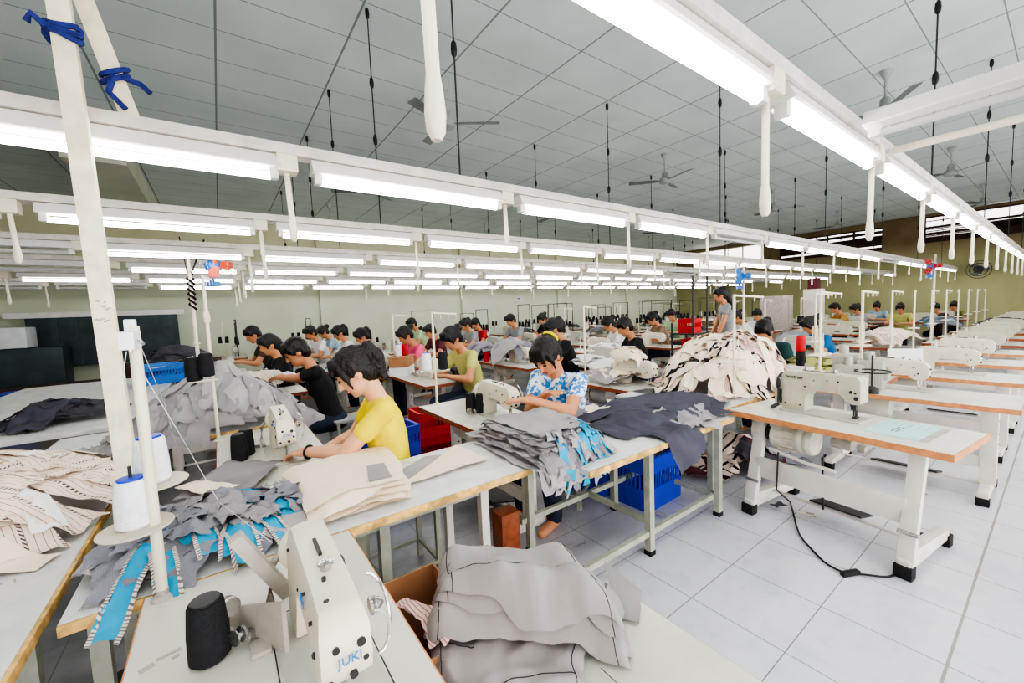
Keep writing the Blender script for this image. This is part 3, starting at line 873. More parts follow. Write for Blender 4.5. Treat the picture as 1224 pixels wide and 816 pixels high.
def person(label, shirt, pants, hair='tail', hands=None, sc=1.13, seat=.5, lean=20, pitch=35, turn=0, skin='skin', hairm='hair', sleeve='short', stand=False, vox=.012, fine=True, group=None, neck='round', loc=(0, 0, 0), rz=0, twist=0, hairband=None, head_at=None, hands_w=None):
    t = thing('person', label, 'person', loc, rz, group)
    def body_frame():
        hip = Vector((0, 0, (.9 * sc if stand else seat + .09)))
        la = R(lean)
        sp = Vector((math.sin(la), 0, math.cos(la)))
        sp2 = Vector((math.sin(la * 1.35), 0, math.cos(la * 1.35)))
        chest = hip + sp * .26 * sc
        nb = chest + sp2 * .25 * sc              # base of the neck
        return hip, sp, sp2, chest, nb
    for pas in (0, 1):
        hip, sp, sp2, chest, nb = body_frame()
        tw = Matrix.Rotation(R(twist), 3, 'Z')
        lat = tw @ Vector((0, 1, 0))
        pr = R(pitch)
        hd = tw @ (Matrix.Rotation(R(turn), 3, 'Z') @ Vector((math.cos(pr), 0, -math.sin(pr))))
        hs = Vector((hd.y, -hd.x, 0)).normalized() * -1     # head left
        hu = hd.cross(hs)
        nk = nb + (sp2 * .055 + Vector((.012, 0, 0))) * sc
        hc = nk + (hu * .115 + hd * .028) * sc
        if head_at and not stand and pas == 0: seat += D(*head_at).z - hc.z
    hrot = Matrix((hd, hs, hu)).transposed()
    sh = [nb + (lat * .165 * q - sp2 * .045) * sc for q in (1, -1)]
    if head_at:
        w_ = D(*head_at); ca, sa = math.cos(rz), math.sin(rz)
        t.location = (w_.x - (hc.x * ca - hc.y * sa), w_.y - (hc.x * sa + hc.y * ca), 0)
        if hands_w:
            hands = []
            for q_ in hands_w:
                dx, dy = q_[0] - t.location.x, q_[1] - t.location.y
                hands.append(Vector((dx * ca + dy * sa, -dx * sa + dy * ca, q_[2])))
    hands = hands or [Vector((.5, .1, .86)), Vector((.48, -.12, .86))]
    arms = []
    for q in (0, 1):
        sgn = 1 if q == 0 else -1
        e, wv = ik(sh[q], Vector(hands[q]), .27 * sc, .245 * sc, Vector((-.25, sgn * .75, -.75)))
        arms.append((sh[q], e, wv))
    def torso(mb, g=0, low=0):
        prof = [(-.10, .10, .16), (0, .102, .165), (.09, .088, .138), (.2, .09, .14), (.30, .098, .155), (.40, .085, .158), (.47, .062, .115), (.505, .042, .056)]
        rr = []
        for h, a, b in prof:
            c = hip + sp * min(h, .26) * sc + sp2 * max(h - .26, 0) * sc
            ax = sp if h < .2 else sp2
            tt = tw if h > .15 else Matrix.Identity(3)
            n = 16; x = (tt @ Vector((0, 1, 0))); y = ax.cross(x).normalized() * -1
            o = len(mb.v)
            mb.v += [c + x * ((b * sc + g) * math.cos(2 * PI * i / n)) + y * ((a * sc + g) * math.sin(2 * PI * i / n)) for i in range(n)]
            rr.append([o + i for i in range(n)])
        mb.skin(rr)
        for q in (0, 1): mb.cap(nb - sp2 * .06 * sc, arms[q][0], .056 * sc + g, .046 * sc + g)
    def legs(mb, g=0, feet=True):
        for q in (1, -1):
            if stand:
                k = hip + Vector((.02, .09 * q * sc, -.42 * sc)); a = Vector((0, .09 * q * sc, .09))
                h0 = hip + Vector((0, .085 * q * sc, -.04))
            else:
                h0 = hip + Vector((.02, .09 * q * sc, -.03)); k = Vector((.44 * sc, .12 * q * sc, hip.z - .05)); a = Vector((.40 * sc, .12 * q * sc, .09))
            mb.cap(h0, k, .085 * sc + g, .062 * sc + g); mb.cap(k, a, .058 * sc + g, .04 * sc + g)
            if feet: mb.cap(a + Vector((0, 0, -.045)), a + Vector((.14 * sc, 0, -.055)), .034 * sc, .028 * sc)
    # ---- body
    b = MB(); torso(b); legs(b)
    b.cap(nb - sp2 * .04 * sc, nk + hu * .05 * sc, .055 * sc, .05 * sc)
    # head: skull, jaw, nose, ears
    b.ell(hc + hu * .02 * sc - hd * .008 * sc, (.098 * sc, .077 * sc, .1 * sc), hrot, 16, 11)
    b.ell(hc - hu * .045 * sc + hd * .022 * sc, (.064 * sc, .058 * sc, .072 * sc), hrot, 14, 9)
    b.cap(hc - hu * .092 * sc + hd * .058 * sc, hc - hu * .088 * sc + hd * .05 * sc, .022 * sc, .024 * sc, 10)
    b.cap(hc + hu * .008 * sc + hd * .088 * sc, hc - hu * .03 * sc + hd * .104 * sc, .009 * sc, .013 * sc, 8)
    for q in (1, -1): b.ell(hc + hs * .077 * q * sc - hd * .012 * sc - hu * .012 * sc, (.018 * sc, .009 * sc, .03 * sc), hrot, 8, 6)
    for q in (0, 1):
        s0, e, wv = arms[q]
        b.cap(s0, e, .05 * sc, .04 * sc); b.cap(e, e + (wv - e) * .35, .041 * sc, .038 * sc); b.cap(e + (wv - e) * .35, wv, .038 * sc, .025 * sc)
        dv = (wv - e).normalized(); dv = (dv + Vector((0, 0, -.15)) + (Vector((0, -.25 if q == 0 else .25, 0)))).normalized()
        hand(b, wv, dv, (0, 0, 1), -1 if q == 0 else 1, sc, fine=fine)
    me = remesh(b, vox, 3)
    body = link('body', me, skin, t)
    # ---- face details
    if fine:
        for q in (1, -1):
            ec = hc + hd * .083 * sc + hs * .031 * q * sc + hu * .006 * sc
            MB().ell(ec, (.008 * sc, .015 * sc, .006 * sc), hrot, 8, 6).build('eye', 'black', t)
            MB().cap(ec + hu * .021 * sc + hs * .014 * q * sc, ec + hu * .023 * sc - hs * .012 * q * sc + hd * .003, .0045 * sc, .005 * sc, 6).build('eyebrow', 'hair', t)
        MB().cap(hc + hd * .082 * sc - hu * .062 * sc + hs * .018 * sc, hc + hd * .082 * sc - hu * .062 * sc - hs * .018 * sc, .008 * sc, .008 * sc, 8).build('mouth', 'lips', t)
    # ---- shirt
    g = .010
    b = MB(); torso(b, g)
    for q in (0, 1):
        s0, e, wv = arms[q]
        if sleeve == 'short': b.cap(s0, s0 + (e - s0) * .5, .048 * sc + g, .047 * sc + g)
        elif sleeve == 'long': b.cap(s0, e, .054 * sc + g, .045 * sc + g); b.cap(e, e + (wv - e) * .9, .043 * sc + g, .03 * sc + g)
        elif sleeve == 'cap': b.cap(s0, s0 + (e - s0) * .3, .058 * sc + g, .054 * sc + g)
    me = remesh(b, vox, 5, .006, 16)
    link('shirt', me, shirt, t)
    if neck == 'v' and fine:
        v = MB(); c0 = nb - sp2 * .06 * sc + (tw @ Vector((.072, 0, -.02))) * sc
        v.ell(c0, (.03 * sc, .05 * sc, .075 * sc), Matrix((tw @ Vector((1, 0, .35)).normalized(), lat, (tw @ Vector((-.35, 0, 1))).normalized())).transposed(), 10, 7)
        v.build('neckline_skin', skin, t)
    # ---- trousers
    b = MB(); legs(b, .012, False); b.ell(hip + Vector((0, 0, -.02)), (.13 * sc, .185 * sc, .11 * sc))
    link('trousers', remesh(b, vox * 1.3, 3), pants, t)
    # ---- hair
    b = MB()
    def hp(f, s, u): return hc + (hd * f + hs * s + hu * u) * sc
    b.ell(hp(-.02, 0, .038), (.104 * sc, .09 * sc, .1 * sc), hrot, 16, 11)
    b.ell(hp(-.055, 0, -.01), (.062 * sc, .082 * sc, .09 * sc), hrot, 12, 8)
    if hair in ('tail', 'bun', 'long'):
        for q in (1, -1):
            b.cap(hp(.045, .05 * q, .075), hp(.046, .074 * q, .0), .026 * sc, .012 * sc, 8)
            b.cap(hp(.046, .074 * q, .0), hp(.048, .068 * q, -.055), .012 * sc, .006 * sc, 8)
        for k in range(5):
            s_ = -.045 + .0225 * k
            b.cap(hp(.06, s_ * .8, .1), hp(.088, s_ * 1.1, .05), .024 * sc, .011 * sc, 8)
    else:
        for k in range(5):
            s_ = -.05 + .025 * k
            b.cap(hp(.05, s_, .1), hp(.09, s_, .062), .026 * sc, .014 * sc, 8)
        for q in (1, -1): b.cap(hp(.03, .07 * q, .06), hp(.025, .078 * q, .01), .022 * sc, .014 * sc, 8)
    if hair == 'tail':
        b.cap(hp(-.095, 0, .075), hp(-.13, 0, .07), .026 * sc, .032 * sc, 10)
        b.cap(hp(-.13, 0, .07), hp(-.135, 0, .0), .034 * sc, .04 * sc, 10); b.cap(hp(-.135, 0, .0), hp(-.10, 0, -.11), .04 * sc, .018 * sc, 10)
    if hair == 'long':
        b.cap(hp(-.09, 0, .0), hp(-.12, 0, -.14), .062 * sc, .056 * sc, 10)
        b.cap(hp(-.12, 0, -.14), nb + (tw @ Vector((-.13, 0, -.14))) * sc, .056 * sc, .034 * sc, 10)
    if hair == 'bun': b.ell(hp(-.13, 0, .05), (.048 * sc, .052 * sc, .048 * sc), hrot, 10, 7)
    link('hair', remesh(b, max(.008, vox * .8), 2, .006, 55), hairm, t)
    if hairband: 
        MB().lathe([(.02 * sc, -.012), (.05 * sc, -.008), (.055 * sc, .006), (.03 * sc, .014)], hp(-.12, 0, .058), hrot @ Vector((-1, 0, .1)), 12).build('hair_tie', hairband, t)
    LAST.clear(); LAST.extend([arms, hd, hs, hu])
    return t, hc
# ================================================================ FOREGROUND
UP = PI / 2     # machines lie along +Y with the operator on the +X side
# --- near sewing table with its machine
tb0 = sew_table(1.34, .61, 'edge_tan'); give(tb0, 'white sewing table in the foreground under the near sewing machine, black cone on it', 'sewing table', (.05, .98, 0), UP)
mc = machine('cast', 2, 'JUKI'); give(mc, 'cream sewing machine in the foreground with blue lettering on its end plate', 'sewing machine', (.155, .885, TZ), UP)
# bed cut-out seam on the table and a metal hinge
s = MB(); s.bb(-.17, .41, -.107, -.104, 0, .0012).bb(-.17, .41, .104, .107, 0, .0012).bb(.41, .413, -.107, .107, 0, .0012)
s.build('bed_seam', 'dark', mc, smooth=0)
MB().bb(.27, .33, .11, .155, 0, .014).build('hinge', 'guard', mc, bevel=.004)
# sheet-metal guard on the back of the pillar
g = MB(); g.add([(.24, .075, .005), (.47, .20, .005), (.47, .20, .05), (.24, .075, .14), (.24, .085, .005), (.47, .21, .005), (.47, .21, .05), (.24, .085, .14)], [(0, 1, 2, 3), (7, 6, 5, 4), (0, 4, 5, 1), (1, 5, 6, 2), (2, 6, 7, 3), (3, 7, 4, 0)])
g.build('metal_guard', 'guard', mc, smooth=0)
MB().box((.43, .11, .15), (.045, .035, .24), Matrix.Rotation(R(-28), 3, 'X')).build('belt_guard', 'guard', mc, bevel=.006)
bw = MB().bar((.40, .20, .0), (.40, .20, .07), .012, .012).bar((.40, .2, .06), (.33, .235, .075), .016, .012)
bw.lathe([(.008, 0), (.026, .002), (.026, .008), (.01, .012), (.01, .02), (.024, .022), (.022, .03)], (.40, .2, .09), (-.8, -.5, .2), 16)
bw.build('winder_wheel', 'steel', mc)
c = cone('black_thread', .15, .045); give(c, 'black cone of thread standing on the foreground sewing table', 'thread cone', P(252, 786, TZ))
# marks and oil spots on the laminate
mk = MB()
for (x, y, w_, h_, r_) in ((-.21, 1.3, .03, .018, .4), (-.17, 1.32, .05, .012, .2), (-.2, 1.2, .03, .01, .6), (-.155, 1.30, .016, .012, .3)):
    mk.box((x - .05, y - .98, TZ + .0006), (w_, h_, .001), Matrix.Rotation(r_, 3, 'Z'))
for i in range(0, len(mk.v), 8):
    m_ = MB(); m_.add([Vector((v.y, -v.x, v.z)) for v in mk.v[i:i + 8]], [tuple(q - i for q in f) for f in mk.f[(i // 8) * 6:(i // 8) * 6 + 6]])
    m_.build('worn_mark', 'guard', tb0, smooth=0)
MB().lathe([(.019, 0), (.021, .0015), (.012, .002), (.002, .0005)], (P(312, 812, TZ).y - .98, -(P(312, 812, TZ).x - .05) - .145, TZ), n=16).build('oil_hole', 'dark', tb0)

# --- thread stand with two white cones beside it
st = thing('thread_stand', 'foreground cream thread stand with two round plates and a square top bracket', 'thread stand', (-.205, 1.61, TZ))
MB().lathe([(.03, 0), (.03, .008), (.016, .014), (.016, .03)], n=14).build('base_flange', 'guard', st)
MB().cyl((0, 0, .02), (0, .0, .84), .0145, n=14).build('pole', 'pipe', st)
br = MB().box((-.005, -.03, .80), (.034, .13, .05)).box((-.005, .0, .835), (.026, .026, .05))
br.build('top_bracket', 'white_plastic', st, bevel=.005)
MB().cyl((0, -.09, .80), (0, -.09, .77), .004, n=6).cyl((0.02, -.08, .8), (0.03, -.1, .79), .005, n=6).build('thread_eye', 'steel', st)
d1, d2 = Vector((-.045, .02, .235)), Vector((-.005, .10, .335))
for d_ in (d1, d2):
    p_ = MB().lathe([(.006, -.004), (.088, -.003), (.09, 0), (.088, .003), (.006, .004)], d_, n=36).bar((0, 0, d_.z - .006), d_ - Vector((0, 0, .006)), .02, .008)
    dk = p_.build('round_plate', 'disc', st)
    MB().cyl(d_, d_ + Vector((0, 0, .19)), .0045, n=8).build('spindle', 'dark', dk)
b0 = Vector((-.205, 1.61, TZ))
c1 = cone('white_thread', .145, .046); give(c1, 'white cone of thread with blue core on the lower round plate', 'thread cone', b0 + d1 + Vector((0, 0, .004)), 0, 'white cones on the foreground stand')
dup(c1, 'white cone of thread half hidden behind, on the upper round plate', b0 + d2 + Vector((0, 0, .004)), 0, 'white cones on the foreground stand')
# threads running from the bracket
a = b0 + Vector((0, -.09, .77))
tag(MB().tube([a, a.lerp(P(250, 575, .92), .5) + Vector((0, 0, -.004)), P(262, 600, .9), P(325, 648, .99)], .0011, 5).build('thread_line', 'white_thread'), 'white thread running from the stand bracket down to the foreground machine', 'thread')
tag(MB().tube([a + Vector((.02, .03, .01)), P(196, 480, 1.08), P(222, 572, .82)], .0011, 5).build('thread_line', 'white_thread'), 'white thread falling from the stand bracket towards the grey heap', 'thread')
tag(MB().tube([a + Vector((-.01, .02, 0)), b0 + d1 + Vector((-.02, .0, .3)), b0 + d1 + Vector((0.0, .02, .15))], .0011, 5).build('thread_line', 'white_thread'), 'white thread rising from the lower cone to the stand bracket', 'thread')

# --- painted post tied to the lamp rail, slanting brace and navy rags
pt = thing('painted_post', 'cream painted wooden post rising to the ceiling, tied with navy rag', 'post', (-.345, 2.33, 0))
mb = MB(); mb.bar((0, 0, 0), (-.065, 0, 3.3), .066, .056, Vector((0, 1, 0))); mb.build('post_body', 'wood_paint', pt, bevel=.004)
mb = MB()
rk = random.Random(5)
for i in range(9): mb.box((-.034 + rk.uniform(-.022, .022) + .0, -.0292, 1.66 + rk.uniform(-.05, .05)), (rk.uniform(.006, .02), .001, .006), Matrix.Rotation(rk.uniform(-.6, .6), 3, 'Y'))
mb.build('handwritten_marks', 'guard', pt, smooth=0)
mb = MB()
for k in range(3): mb.tube([(-.055 + .048 * math.cos(a), .045 * math.sin(a), 2.72 + .018 * k + .01 * math.sin(2 * a + k)) for a in [2 * PI * i / 14 for i in range(15)]], .011, 6)
mb.tube([(-.09, -.04, 2.73), (-.125, -.05, 2.76), (-.14, -.04, 2.73)], .012, 6)
mb.build('tied_rag', 'blue_tie', pt)
a, b = PY(88, -30, 2.55), PY(166, 166, 2.55)
tag(MB().bar(a, b, .07, .05, Vector((0, 1, 0))).build('slanting_brace', 'wood_paint', None, bevel=.004), 'slanting white batten beside the painted post down to the lamp rail', 'batten')
mb = MB(); q = a.lerp(b, .62)
for k in range(2): mb.tube([q + Vector((.045 * math.cos(t_), .045 * math.sin(t_), .03 * math.sin(t_ + 1) + .03 * k)) for t_ in [2 * PI * i / 12 for i in range(13)]], .011, 6)
mb.tube([q + Vector((.03, -.04, 0)), q + Vector((.09, -.05, -.02)), q + Vector((.12, -.05, -.05))], .012, 6).tube([q + Vector((.0, -.04, 0)), q + Vector((-.02, -.05, -.08)), q + Vector((.03, -.05, -.14))], .012, 6)
tag(mb.build('tied_rag', 'blue_tie'), 'navy rag knotted round the slanting white batten', 'rag')

# --- side table A (runs along X) between near table and the yellow-shirt worker
sa = thing('side_table', 'narrow grey-white side table with chipped wooden front edge, cream panels stacked on it', 'table', (.42, 1.96, 0))
LA = .76; WA = .30
MB().bb(-.86, .86, -WA, WA, TZ - .03, TZ).build('table_top', 'laminate_worn', sa, bevel=.003)
mb = MB(); mb.bb(-.86, .86, -WA - .012, -WA, TZ - .034, TZ - .001); mb.bb(.86, .872, -WA, WA, TZ - .034, TZ - .001)
mb.build('wood_edge', 'edge_worn', sa, bevel=.003)
for x in (-.8, .1, .62):
    for y in (-.2, .22):
        MB().bb(x - .022, x + .022, y - .022, y + .022, 0, TZ - .03).build('leg', 'leg_green' if x != .62 else 'leg_white', sa, smooth=0)
MB().bb(-.8, .62, -.21, -.19, .66, .72).bb(-.8, .62, .21, .23, .66, .72).build('apron', 'leg_green', sa, smooth=0)
RA = (-.44, 1.28, 1.655, 2.26)
# stool under it
bx = MB().bb(-.07, .07, -.06, .06, 0, .3).build('wooden_block', 'edge_brown', None, bevel=.004)
give(bx, 'brown wooden block standing under the end of the narrow side table', 'block', (1.42, 2.12, 0))

# --- cream panel stack on the side table
def panel_label(k, n): return 'cream cloth panel, %s from the bottom of the stack on the side table' % ORD[k + 1]
N = 13
FA = Field(-.5, 1.4, 1.6, 2.5, lambda x, y: TZ)
rk = random.Random(11)
for k in range(N):
    q = [P(x, y, TZ + .05) for x, y in ((340, 566), (466, 535), (486, 584), (376, 614))]
    sh_ = Vector((rk.uniform(-.02, .02), rk.uniform(-.015, .015), 0))
    q = [v + sh_ + Vector((rk.uniform(-.012, .012), rk.uniform(-.012, .012), 0)) for v in q]
    o = sheet('cream_panel', 'cream_cloth', sum(q, Vector()) / 4, 0, .33, .62, None, 0, 50 + k, 14, 20, .007, 7, 0, 0, None, TZ, .004, .0, quad=q, F=FA, gap=.0058, wob=.05, stiff=4, acc=.25)
    tag(o, panel_label(k, N), 'cloth panel', 'cream panels on the side table')
    if k > N - 2:
        me0 = o.data; pv = [me0.vertices[j * 15 + i].co + Vector((0, 0, .003)) for j in range(14, 19) for i in range(8, 14)]
        pm = bpy.data.meshes.new('grey_patch'); pm.from_pydata([tuple(v) for v in pv], [], [(j * 6 + i, j * 6 + i + 1, j * 6 + i + 7, j * 6 + i + 6) for j in range(4) for i in range(5)])
        pm.uv_layers.new(name='uv'); link('grey_patch', pm, 'g_cloth', o)
# frayed grey ends at the left of the stack
for k in range(9):
    o = sheet('cloth_end', ('g_cloth', 'g_plaid', 'cream_cloth')[k % 3], (.215 + rk.uniform(-.03, .03), 1.93 + .045 * (k - 4), 0), R(80 + rk.uniform(-20, 20)), .05, .16, None, .012 + .008 * k, 80 + k, 5, 8, .008, 14, .3, .01, None, TZ, .006, .0)
    tag(o, 'small frayed cloth end sticking out left of the cream panel stack', 'cloth', 'frayed ends left of the cream stack')
# two loose panels at the right
for nm, m, qd, lb in (('grey_strip', 'g_cloth', ((470, 566), (508, 545), (528, 543), (484, 578)), 'grey cloth strip lying right of the cream panel stack'), ('cream_panel', 'cream_cloth', ((480, 580), (545, 532), (584, 549), (506, 574)), 'pointed loose cream panel right of the stack on the side table')):
    q = [P(x, y, TZ + .01) for x, y in qd]
    o = sheet(nm, m, sum(q, Vector()) / 4, 0, .15, .5, None, .008 if nm == 'grey_strip' else .014, 91, 8, 16, .004, 6, 0, 0, None, TZ, .003, .0, quad=q); tag(o, lb, 'cloth panel')
# --- grey sheet with white corner on the yellow worker's table
o = sheet('grey_sheet', 'g_cloth2', P(282, 572, .77), R(-25), .34, .46, None, .02, 95, 14, 16, .02, 6, .1, .0, None, TZ, .006, .002); tag(o, 'grey cloth sheet spread below the black cone in front of the yellow-shirt worker', 'cloth')
o = sheet('white_corner', 'cream_cloth', P(248, 592, .77), R(35), .12, .3, None, .05, 96, 8, 12, .01, 6, .2, .0, None, TZ, .006, .002); tag(o, 'white cloth corner showing beside the spread grey sheet', 'cloth')

# --- grey and turquoise heap at the left end of the side table
Hh = dome(-.10, 1.98, .46, .34, .05)
FH = Field(-.7, .6, 1.4, 2.5, Hh)
spots = []; rk = random.Random(21)
for k in range(58):
    a = rk.uniform(0, 2 * PI); r = math.sqrt(rk.random()) * .33
    spots.append((max(-.33, -.10 + r * 1.3 * math.cos(a)), max(1.76, 2.0 + r * .9 * math.sin(a)), rk.uniform(-1.6, 1.6)))
mats_h = ['g_plaid', 'g_cloth2', 'g_plaid', 'turq', 'g_cloth', 'g_plaid', 'g_cloth2', 'turq', 'g_plaid']
def heap_lab(k): return '%s cut piece in the grey and turquoise heap left of the foreground machine' % {'g_plaid': 'checked grey', 'g_cloth2': 'mid grey', 'g_cloth': 'plain grey', 'turq': 'turquoise'}[mats_h[k % 9]]
pile('cut_piece', 'cloth piece', heap_lab, 'cut pieces in the left heap', mats_h, FH, spots, RA, wr=.016, wf=16, sizes=((.12, .2), (.09, .16), (.16, .24)), seed=4, jag=.012, nx=13, ny=17, hang=.012, wob=.03)
k = 0
for (x, y, r, w_, l_) in ((-.10, 1.80, 12, .07, .20), (-.02, 1.76, -6, .06, .18), (.07, 1.80, -20, .07, .20), (.01, 1.70, 10, .08, .12), (-.29, 1.70, -24, .065, .24), (-.20, 1.68, 10, .06, .16), (.12, 1.74, 24, .06, .14)):
    k += 1
    lab = 'turquoise strip with braided edges, %s one of the left heap' % ORD[k]
    ca, sa_ = math.cos(R(r)), math.sin(R(r))
    o = sheet('turquoise_strip', 'turq', (x, y), R(r), w_, l_, None, 0, 130 + k, 6, 16, .008, 12, .1, 0, RA, TZ, .006, 0, hang=.02, F=FH)
    tag(o, lab, 'cloth strip', 'turquoise strips of the left heap')
    for q in (-1, 1):
        me = sheet('braided_edge', 'braid', (x + q * (w_ / 2) * ca, y + q * (w_ / 2) * sa_), R(r), .012, l_ + .02, None, 0, 130 + k, 2, 16, .004, 12, 0, 0, RA, TZ, .001, 0, hang=.022, F=FH, build=False)
        me.transform(Matrix.Translation((q * (w_ / 2) * ca, q * (w_ / 2) * sa_, 0)))
        link('braided_edge', me, 'braid', o)
spots = [(-.02 + rk.uniform(-.3, .34), 1.96 + rk.uniform(-.12, .2), rk.uniform(-1.6, 1.6)) for k in range(14)]
pile('cut_piece', 'cloth piece', 'crumpled grey cut piece on top of the grey and turquoise heap', 'top pieces of the left heap', ['g_plaid', 'g_cloth2', 'g_plaid'], FH, spots, RA, wr=.022, wf=18, sizes=((.1, .2), (.12, .16)), seed=5, jag=.012, nx=13, ny=17, hang=.012, wob=.03)
# --- folded grey bundle with turquoise edges hanging over the right end of the side table
rk = random.Random(31)
RBH = (-.5, 1.80, 1.54, 2.6)
FB_ = Field(.9, 2.1, 1.2, 2.7, lambda x, y: TZ)
NB = 17; tabn = 0
for k in range(NB):
    f = k / (NB - 1)
    m = 'g_cloth2' if k % 5 == 3 else 'g_cloth'
    dx, dy = rk.uniform(-.02, .02), rk.uniform(-.02, .02)
    qd = [Vector((1.28 + .08 * f + dx, 2.26 + dy, 0)), Vector((1.86 + dx - .05 * f, 2.14 + dy, 0)), Vector((1.76 + dx - .06 * f, 1.46 + .16 * f + dy, 0)), Vector((1.28 + .05 * f + dx, 1.44 + .20 * f + dy, 0))]
    o = sheet('folded_piece', m, (1.5, 1.85), 0, .5, .6, None, 0, 150 + k, 22, 20, .012, 9, 0, 0, RBH, TZ, .012, .0, hang=.008, quad=qd, F=FB_, gap=.0066, wob=.03, stiff=3)
    tag(o, '%s piece, %s the bundle hanging off the side table' % ({'g_cloth': 'grey', 'g_cloth2': 'darker grey'}[m], (ORD[k + 1] + ' from the bottom of') if k < 9 else (ORD[NB - k] + ' from the top of')), 'cloth piece', 'pieces of the folded grey bundle')
    for q in range(8):
        if q < 5: x, y = rk.uniform(1.34, 1.74), 1.47 + .16 * f + dy + rk.uniform(-.03, .03)
        else: x, y = 1.80 + dx - .05 * f + rk.uniform(-.05, .03), rk.uniform(1.55, 2.15)
        tabn += 1
        o = sheet('cloth_tab', ('turq', 'g_plaid', 'g_cloth', 'turq', 'g_cloth')[tabn % 5], (x, y), R(rk.uniform(-40, 40)), rk.uniform(.025, .07), rk.uniform(.06, .12), None, 0, 180 + tabn, 5, 7, .012, 20, .3, .01, RBH, TZ, .012, 0, hang=.012, F=FB_, gap=.0018, stiff=1)
        tag(o, 'small turquoise, checked or grey tab on the ragged side of the folded grey bundle', 'cloth tab', 'tabs on the grey bundle')
o = sheet('grey_sleeve', 'g_cloth', P(585, 522, TZ), R(-70), .17, .30, None, .045, 199, 10, 14, .018, 9, .45, .0, None, TZ, .006, .012); tag(o, 'tapered grey cloth end poking out left of the folded bundle', 'cloth')

# --- white bench with grey shorts
BZ = .50
wb = thing('work_bench', 'low white bench with grey trousers piled on it in the foreground', 'bench', (0, 0, 0))
MB().bb(.50, 1.19, -.55, 1.02, BZ - .03, BZ).build('bench_top', 'laminate', wb, bevel=.003)
MB().bb(.497, .50, -.55, 1.02, BZ - .034, BZ - .002).bb(1.19, 1.193, -.55, 1.02, BZ - .034, BZ - .002).bb(.5, 1.19, 1.02, 1.023, BZ - .034, BZ - .002).build('edge_band', 'guard', wb, smooth=0)
MB().bb(.86, .862, -.55, .8, BZ, BZ + .001).build('board_seam', 'dark', wb, smooth=0)
for x in (.56, 1.13):
    for y in (-.45, .9): MB().bb(x - .02, x + .02, y - .02, y + .02, 0, BZ - .03).build('leg', 'leg_green', wb, smooth=0)
FW = Field(.2, 1.5, -.3, 1.9, lambda x, y: BZ)
def garment(quadpx, z, puff, seed, label, rect=None, nx=30, ny=44, wr=.014):
    q = [P(x, y, z) for x, y in quadpx]
    c = sum(q, Vector()) / 4
    w_ = (q[0] - q[3]).length; l_ = (q[0] - q[1]).length
    o = sheet('trousers', 'g_trouser', c, 0, w_, l_, None, 0, seed, nx, ny, wr, 8, 0, 0, rect, BZ, .004, 0, hang=.02, quad=q, roll=.10, F=FW, puff=puff * 1.25, wob=.035, stiff=4, gap=.006, acc=1)
    tag(o, label, 'trousers', 'grey trousers on the white bench')
    me = o.data
    def at(i, j): return me.vertices[j * (nx + 1) + i].co
    up = Vector((0, 0, .001))
    wj = max(2, int(ny * .09))
    MB().tube([at(i, wj) + up for i in range(nx + 1)], .0015, 5).build('waist_seam', 'seam', o)
    MB().tube([at(i, ny - 3) + up for i in range(nx + 1)], .0013, 5).build('hem_seam', 'seam', o)
    MB().tube([at(min(nx, int(nx * .25 + .02 * (j - wj) ** 2)), j) + up for j in range(wj, wj + 11)], .0014, 5).build('pocket_seam', 'seam', o)
    MB().tube([at(int(nx * .82), j) + up for j in range(wj, ny - 2)], .0013, 5).build('side_seam', 'seam', o)
    for i in (4, 13, 21, 26):
        a, b = at(i, 1), at(i, wj + 1); MB().bar(a + up * 2, b + up * 2, .010, .003).build('belt_loop', 'g_trouser', o)
    return o
RBN = (.50, 1.2, -.55, 1.02)
garment([(508, 752), (699, 757), (697, 806), (520, 850)], .55, .03, 203, 'grey trousers at the bottom of the bench pile, shortest leg towards the front', rect=(.46, 1.2, -.55, 1.3))
o = sheet('trousers', 'g_trouser', P(752, 700, .6), R(60), .1, .16, None, 0, 204, 8, 8, .006, 6, 0, 0, None, BZ, .003, 0, quad=[P(x, y, .56) for x, y in ((722, 655), (766, 690), (764, 728), (738, 722))], F=FW); tag(o, 'grey trouser end sticking out right of the bench pile', 'trousers', 'grey trousers on the white bench')
garment([(520, 690), (735, 690), (757, 752), (508, 745)], .60, .035, 205, 'grey trousers low in the middle of the bench pile')
garment([(522, 664), (738, 676), (757, 742), (506, 730)], .655, .035, 206, 'grey trousers in the middle of the bench pile, longest leg towards the aisle')
garment([(534, 628), (690, 640), (752, 716), (516, 704)], .71, .03, 207, 'grey trousers second from the top of the bench pile')
garment([(536, 612), (654, 616), (748, 706), (522, 690)], .75, .035, 208, 'topmost grey trousers of the bench pile, reaching up behind the others')
# --- carton with pink striped cloth between the near table and the bench
bx = thing('carton', 'open brown carton between the foreground table and the white bench', 'carton', (.43, 1.30, 0))
mb = MB()
for (a, b, c_, d_) in ((-.05, .0, -.2, .2), (.2, .205, -.2, .2)): mb.bb(a, a + .005, c_, d_, .0, .58)
mb.bb(-.05, .205, -.2, -.195, 0, .55).bb(-.05, .205, .195, .2, 0, .58).bb(-.05, .205, -.2, .2, 0, .01)
mb.build('carton_wall', 'carton', bx, smooth=0)
for k in range(2):
    o = sheet('striped_cloth', 'stripe_pink', (.465 + .02 * k, 1.26 - .03 * k), R(4 + 6 * k), .05, .26, lambda x, y: .56, .008 * k, 220 + k, 8, 16, .012, 9, 0, .03, (.44, .62, 1.02, 1.5), .56, .004)
    tag(o, 'pink striped cloth hanging between the carton and the grey trousers', 'cloth', 'pink striped cloth by the trousers')

